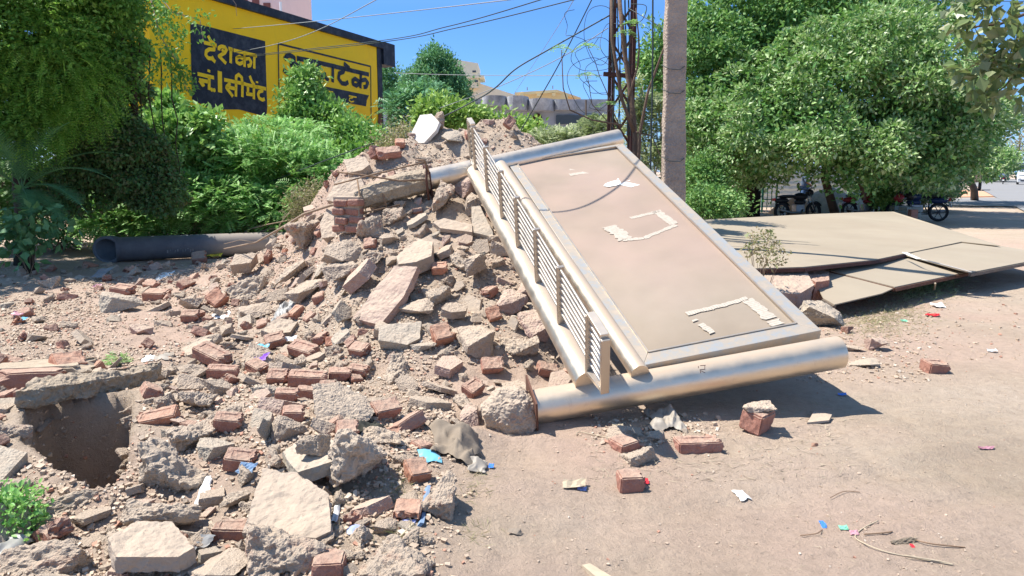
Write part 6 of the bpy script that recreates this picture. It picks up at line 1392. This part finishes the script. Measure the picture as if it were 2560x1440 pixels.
# people
def person(name, label, loc, yaw, joints, edges, radii, cloth, parent=None):
    e = empty(name, loc, yaw); tag(e, label, 'person')
    def skin(nm, js, es, mat):
        idx = {k: i for i, k in enumerate(js)}; me = bpy.data.meshes.new(nm); me.from_pydata([joints[k] for k in js], [(idx[a], idx[b]) for a, b in es], []); me.materials.append(M[mat])
        o = bpy.data.objects.new(nm, me); link(o, e); md = o.modifiers.new('s', 'SKIN'); s2 = o.modifiers.new('d', 'SUBSURF'); s2.levels = s2.render_levels = 2; md.use_smooth_shade = True
        for k, i in idx.items(): me.skin_vertices[0].data[i].radius = (radii[k]*1., radii[k]*1.); me.skin_vertices[0].data[i].use_root = (i == 0)
        return o
    skin('body', list(joints), edges, 'skin')
    r0 = dict(radii)
    for nm, js, mat in cloth:
        for k in js: radii[k] = r0[k]*1.25
        skin(nm, js, [q for q in edges if q[0] in js and q[1] in js], mat)
        for k in js: radii[k] = r0[k]
    h = joints['head']; m = MB(); ell(m, (h[0]-.01, h[1]+.012, h[2]+.04), (.088, .10, .095), 10); m.build('hair', M['hair'], e, smooth=True)
    m = MB(); ell(m, (h[0], h[1]-.105, h[2]-.01), (.014, .02, .022), 6); m.build('nose', M['skin'], e, smooth=True); return e
J = {'pel': (0, 0, .93), 'chest': (0, .0, 1.28), 'neck': (0, -.02, 1.46), 'head': (0, -.03, 1.60), 'hipL': (.1, 0, .88), 'hipR': (-.1, 0, .88), 'kneeL': (.14, -.1, .48), 'kneeR': (-.13, .08, .48), 'ankL': (.16, -.05, .08), 'ankR': (-.14, .22, .08), 'toeL': (.17, -.2, .03), 'toeR': (-.15, .08, .03), 'shL': (.19, 0, 1.4), 'shR': (-.19, 0, 1.4), 'elL': (.25, -.04, 1.13), 'elR': (-.24, -.1, 1.13), 'haL': (.24, -.2, .93), 'haR': (-.2, -.3, 1.0)}
Ed = [('pel', 'chest'), ('chest', 'neck'), ('neck', 'head'), ('pel', 'hipL'), ('pel', 'hipR'), ('hipL', 'kneeL'), ('hipR', 'kneeR'), ('kneeL', 'ankL'), ('kneeR', 'ankR'), ('ankL', 'toeL'), ('ankR', 'toeR'), ('chest', 'shL'), ('chest', 'shR'), ('shL', 'elL'), ('shR', 'elR'), ('elL', 'haL'), ('elR', 'haR')]
Ra = dict(pel=.13, chest=.14, neck=.055, head=.09, hipL=.09, hipR=.09, kneeL=.06, kneeR=.06, ankL=.042, ankR=.042, toeL=.035, toeR=.035, shL=.06, shR=.06, elL=.042, elR=.042, haL=.03, haR=.03)
CL = [('trousers', ['pel', 'hipL', 'hipR', 'kneeL', 'kneeR', 'ankL', 'ankR'], 'denim'), ('shirt', ['pel', 'chest', 'shL', 'shR', 'elL', 'elR'], 'shirt')]
q = P(2012, 468, 30.5); q[2] = 0
person('person', 'person in blue jeans walking under the trees by the boundary wall', q, R(60), J, Ed, Ra, CL)
q = np.array(gp(2507, 461)); motorcycle('motorcycle ridden down the middle of the road', tuple(q), R(57), 'moto_black', 0, 'motorcycle', 'motorcycles out on the road')
J2 = dict(J); J2.update({'pel': (0, .35, .88), 'chest': (0, .22, 1.2), 'neck': (0, .15, 1.38), 'head': (0, .12, 1.53), 'hipL': (.1, .33, .84), 'hipR': (-.1, .33, .84), 'kneeL': (.2, -.08, .72), 'kneeR': (-.2, -.08, .72), 'ankL': (.2, .1, .34), 'ankR': (-.2, .1, .34), 'toeL': (.2, -.06, .3), 'toeR': (-.2, -.06, .3), 'shL': (.2, .2, 1.33), 'shR': (-.2, .2, 1.33), 'elL': (.3, .05, 1.12), 'elR': (-.3, .05, 1.12), 'haL': (.34, -.28, 1.05), 'haR': (-.34, -.28, 1.05)})
person('person', 'person in dark clothes riding the motorcycle on the road', q, R(147), J2, Ed, Ra, [('trousers', CL[0][1], 'moto_black'), ('shirt', CL[1][1], 'shirt')])
motorcycle('parked motorcycle at the far side of the road beyond the trailer', gp(2478, 454), R(20), 'moto_blue', .1, 'motorcycle', 'motorcycles out on the road')
# ================================================================== sticks, litter and cloth
def on(px, py, dz=.01): p = hit(px, py); return p+[0, 0, dz]
m = MB().tube([P(560, 622, 9.2), P(640, 606, 8.9), P(700, 572, 8.6), P(760, 535, 8.3), P(830, 512, 7.9), P(900, 512, 7.75)], [.007, .011, .013, .014, .015, .013], 7); m.tube([P(640, 606, 8.9), P(600, 600, 9), P(560, 610, 9.1)], .004, 5); m.tube([P(880, 512, 7.78), P(850, 520, 7.8), P(838, 528, 7.75)], .008, 6)
tag(m.build('bare_branch', M['twig'], smooth=True, loc=P(700, 572, 8.6)), 'long bare stick reaching from the pipe up to the far footing', 'branch')
def wirepx(px, r, mat, label, name, cat, dz=.012): pts = [on(x, y, dz) for x, y in px]; return cable(pts, r, mat, label, name=name, n_=20) if cat == 'cable' else tag(cable(pts, r, mat, label, name=name, n_=20), label, cat)
wirepx([(2195, 1308), (2160, 1325), (2138, 1345), (2150, 1360), (2210, 1385), (2290, 1402), (2380, 1418), (2350, 1410), (2260, 1395)], .003, 'straw', 'long pale string looped on the dirt at the lower right', 'string', 'string')
wirepx([(2290, 1357), (2330, 1366), (2412, 1375)], .003, 'rebar', 'thin dark twig right of the dry dung lump', 'twig', 'twig')
wirepx([(2000, 1345), (2040, 1340), (2055, 1330)], .0025, 'rebar', 'thin twig by the blue scrap', 'twig', 'twig')
wirepx([(2160, 1342), (2210, 1338), (2230, 1335)], .003, 'rebar', 'short dark twig left of the dry lump', 'twig', 'twig')
wirepx([(2075, 1250), (2110, 1234), (2150, 1236)], .002, 'rebar', 'very thin curved root on the bare dirt', 'twig', 'twig')
wirepx([(1570, 1110), (1500, 1095), (1450, 1085), (1440, 1092)], .003, 'straw', 'thin pale cord near the pink brick end', 'cord', 'cord')
wirepx([(980, 1360), (1005, 1345), (1035, 1315)], .006, 'straw', 'flattened pale strip of reed on the dirt', 'reed_strip', 'strip')
o = hp('chunk', 'oldcement', 2262, 1352, 78, 'dry crumbly dung lump between the string and the twig', .3, (0, 0), .35, 1, (1, .6, .45), cat='lump'); o.name = 'dry_lump'
# crumpled plastic and cloth: displaced patches
def crumple(name, px, py, w_, h_, hz, mat, label, seed, fr=9, cat='scrap', n_=26, yaw=0, fold=2.2):
    c = hit(px, py); W_ = w_/F*c[1]; D_ = h_/F*c[1]/.34; r_ = np.random.RandomState(seed); V = []
    for j in range(n_+1):
        for i in range(n_+1):
            u, v = i/n_*2-1, j/n_*2-1; V.append((u, v))
    V = np.array(V); a = np.arctan2(V[:, 1], V[:, 0]); rad = 1+.28*vnoise(np.c_[np.cos(a)*fold, np.sin(a)*fold, a*0+seed], seed)
    ca, sa = math.cos(yaw), math.sin(yaw); x = V[:, 0]*W_/2*rad*.9; y = V[:, 1]*D_/2*rad*.9; x, y = x*ca-y*sa, x*sa+y*ca
    wa = vnoise(np.c_[x*fr*.6, y*fr*.6, x*0+seed], 2)*.8
    rd = 1-np.abs(vnoise(np.c_[x*fr+wa, y*fr*.6+wa, x*0+seed], seed+1)); rd2 = 1-np.abs(vnoise(np.c_[x*fr*2.3+wa*2, y*fr*1.6, x*0], seed+4))
    e_ = np.clip(1-np.max(np.abs(V), 1)**3, 0, 1); z = hz*(rd**2*.65+rd2**2*.35)*(.25+.75*e_)+.006
    Pn = np.c_[x+c[0]+.25*hz*wa, y+c[1], z]; Pn[:, 2] += bil(ZZ, Pn[:, 0], Pn[:, 1]); q = n_+1
    Fs = [(j*q+i, j*q+i+1, (j+1)*q+i+1, (j+1)*q+i) for j in range(n_) for i in range(n_)]
    o = mk(name, Pn, Fs, M[mat], True, None, c); tag(o, label, cat); return o
crumple('cloth_bundle', 1140, 1122, 135, 78, .13, 'cloth_brown', 'bundle of twisted grey-brown cloth left of the near footing', 3, 7, 'cloth')
crumple('dark_rag', 928, 1082, 85, 44, .10, 'cloth_dark', 'dark crumpled rag on the dirt below the brick row', 5, 10, 'rag')
crumple('plastic_sheet', 1665, 1058, 90, 52, .10, 'plasticbag', 'crumpled grey-white plastic beside the near post shadow', 7, 13, 'plastic')
crumple('plastic_wrap', 1192, 1168, 60, 28, .05, 'plasticbag', 'crushed clear plastic wrap right of the cyan packet', 9, 13, 'plastic')
crumple('plastic_wrap', 712, 778, 52, 50, .08, 'bagclear', 'grey plastic bag twisted between stones on the left flank', 11, 13, 'plastic')
crumple('cloth_scrap', 35, 1375, 70, 50, .06, 'bagclear', 'grey plastic sheet at the bottom left corner', 12, 9, 'plastic')
def scrap(px, py, w_, h_, mat, label, seed, name='litter_scrap', up=.02, tilt=.3, cat='litter'):
    c = on(px, py, up); W_ = w_/F*c[1]; r_ = np.random.RandomState(seed); H_ = h_/F*c[1]*1.5; n_ = 5; V = []
    for j in range(n_+1):
        for i in range(n_+1):
            u, v = i/n_-.5, j/n_-.5; jx, jy = r_.randn(2)*.03; V.append((c[0]+W_*(u+jx+.12*v), c[1]+H_*(v+jy)*math.cos(tilt), c[2]+H_*(v+.5)*math.sin(tilt)+.18*W_*r_.rand()*(.5+abs(u))))
    q = n_+1; o = mk(name, V, [(j*q+i, j*q+i+1, (j+1)*q+i+1, (j+1)*q+i) for j in range(n_) for i in range(n_)], M[mat], False, None, c); tag(o, label, cat); return o
SCR = [(513, 1235, 26, 62, 'white', 'torn white plastic strip standing left of the tan flagstone', 'plastic_strip'), (842, 1285, 20, 60, 'white', 'torn white plastic strip at the right edge of the tan flagstone', 'plastic_strip'),
 (618, 1195, 44, 24, 'blueplaster', 'dark blue glossy shard above the tan flagstone', 'tile_shard'), (508, 1382, 50, 30, 'slate', 'grey-blue slate shard beside the broad flat rock', 'tile_shard'), (432, 1422, 28, 18, 'blueplaster', 'small bright blue shard at the bottom edge', 'tile_shard'), (470, 1400, 46, 26, 'slate', 'second slate shard below the first', 'tile_shard'),
 (892, 1330, 50, 22, 'lilac', 'blue and white snack packet right of the flagstone', 'packet'), (1022, 1312, 34, 16, 'lilac', 'small blue foil packet below the block with the blue strip', 'packet'), (1076, 1147, 54, 28, 'cyan', 'bright cyan packet in front of the cloth bundle', 'packet'), (1228, 1170, 14, 14, 'blue', 'little dark blue bottle cap by the plastic wrap', 'bottle_cap'),
 (1615, 1208, 14, 18, 'red', 'small red packet standing beside the sooty half brick', 'packet'), (1855, 1243, 38, 20, 'white', 'small white paper alone on the bare dirt', 'paper'), (2057, 1318, 14, 22, 'blue', 'small bright blue scrap at the lower right', 'plastic_bit'), (2108, 1325, 24, 12, 'greenp', 'small green wrapper left of the string', 'wrapper'), (2135, 1338, 22, 12, 'pink', 'small pink wrapper at the string', 'wrapper'), (2280, 1370, 10, 10, 'red', 'tiny red scrap in the dry lump', 'plastic_bit'),
 (1395, 958, 28, 18, 'cyan', 'light blue packet under the outer cross tube', 'packet'), (1392, 948, 18, 10, 'yel', 'yellow scrap above the light blue packet', 'wrapper'), (652, 890, 34, 26, 'cyan', 'pale printed packet on the bricks above the purple one', 'packet'), (655, 908, 32, 20, 'purple', 'shiny purple packet lying on the brick row', 'packet'),
 (400, 895, 60, 24, 'plasticbag', 'crumpled white paper left of the brick row', 'paper'), (372, 900, 26, 26, 'white', 'torn white paper edge left of the crumpled paper', 'paper'), (550, 792, 44, 24, 'white', 'white newspaper scrap on the left flank', 'paper'), (722, 862, 34, 14, 'white', 'white plastic scrap above the askew brick', 'plastic_bit'), (412, 690, 40, 44, 'white', 'white plaster sheet lying in front of the dark pipe', 'plaster_sheet'), (545, 645, 34, 30, 'yel', 'yellowish sack scrap among the stones by the pipe', 'sack_scrap'),
 (60, 808, 14, 10, 'cyan', 'tiny blue scrap at the left edge of the bare strip', 'plastic_bit'), (48, 795, 30, 12, 'pink', 'red scrap on the left dirt strip', 'plastic_bit'), (245, 724, 18, 10, 'pink', 'pink scrap below the grey sheet by the pipe', 'plastic_bit'), (255, 698, 30, 34, 'slate', 'grey sheet scrap below the pipe mouth', 'sheet_scrap'), (1435, 1218, 60, 26, 'straw', 'torn cardboard packet on the dirt left of the sooty half brick', 'cardboard'), (1455, 1228, 24, 12, 'lilac', 'blue scrap inside the torn cardboard', 'plastic_bit'),
 (470, 1322, 44, 18, 'pink', 'red and white wrapper on the back of the broad flat rock', 'wrapper'), (1985, 905, 22, 8, 'yel', 'orange leaf by the post tip', 'leaf'), (2330, 792, 36, 10, 'red', 'dark red rag on the dirt right of the dry grass', 'rag'), (2345, 768, 30, 20, 'white', 'white scrap beside the dark red rag', 'plastic_bit'), (2260, 805, 16, 10, 'greenp', 'small teal scrap in the dry grass', 'plastic_bit'), (2105, 990, 22, 10, 'blue', 'blue scrap in the shadow of the near post', 'plastic_bit'), (2465, 1125, 40, 8, 'pink', 'flat reddish scrap at the right edge of the dirt', 'wrapper'), (2480, 880, 24, 8, 'white', 'pale flat chip at the right edge', 'chip'), (1010, 1320, 20, 14, 'straw', 'cream card lying beside the blue foil packet', 'card'), (1545, 1070, 30, 18, 'straw', 'folded cardboard sticking up under the near post', 'cardboard'), (2015, 645, 12, 6, 'bark', 'dry leaf on the boards', 'leaf')]
for i, (x, y, w_, h_, mt, lb, nm) in enumerate(SCR):
    if nm == 'leaf' and y < 700: continue
    if nm in ('plastic_strip', 'paper', 'plaster_sheet') or (nm == 'packet' and w_ > 45): crumple(nm, x, y, w_, h_*.8, .03 if nm == 'plastic_strip' else .02, mt, lb, 40+i, 16 if nm == 'plastic_strip' else 8, nm.replace('_', ' '), 14, .15 if nm == 'plastic_strip' else .3); continue
    scrap(x, y, w_, h_, mt, lb, 40+i, nm, .035 if x < 1000 else .008, .7 if 'strip' in nm else .35 if x < 1000 else .15, nm.replace('_', ' '))
# blue plaster edge on the block
bb = [Vector(blk.matrix_world@v.co) if False else None for v in ()]
bpy.context.view_layer.update()
p1, p2 = on(1066, 1225, .07), on(1052, 1310, .05)
o = MB().prism([P(1070, 1212, p1[1]), P(1077, 1214, p1[1]), P(1060, 1308, p2[1]-.03), P(1051, 1306, p2[1]-.03)], (.5, 0, .6), .03).build('blue_plaster_edge', M['blueplaster'])
o.parent = blk; o.matrix_parent_inverse = blk.matrix_world.inverted()
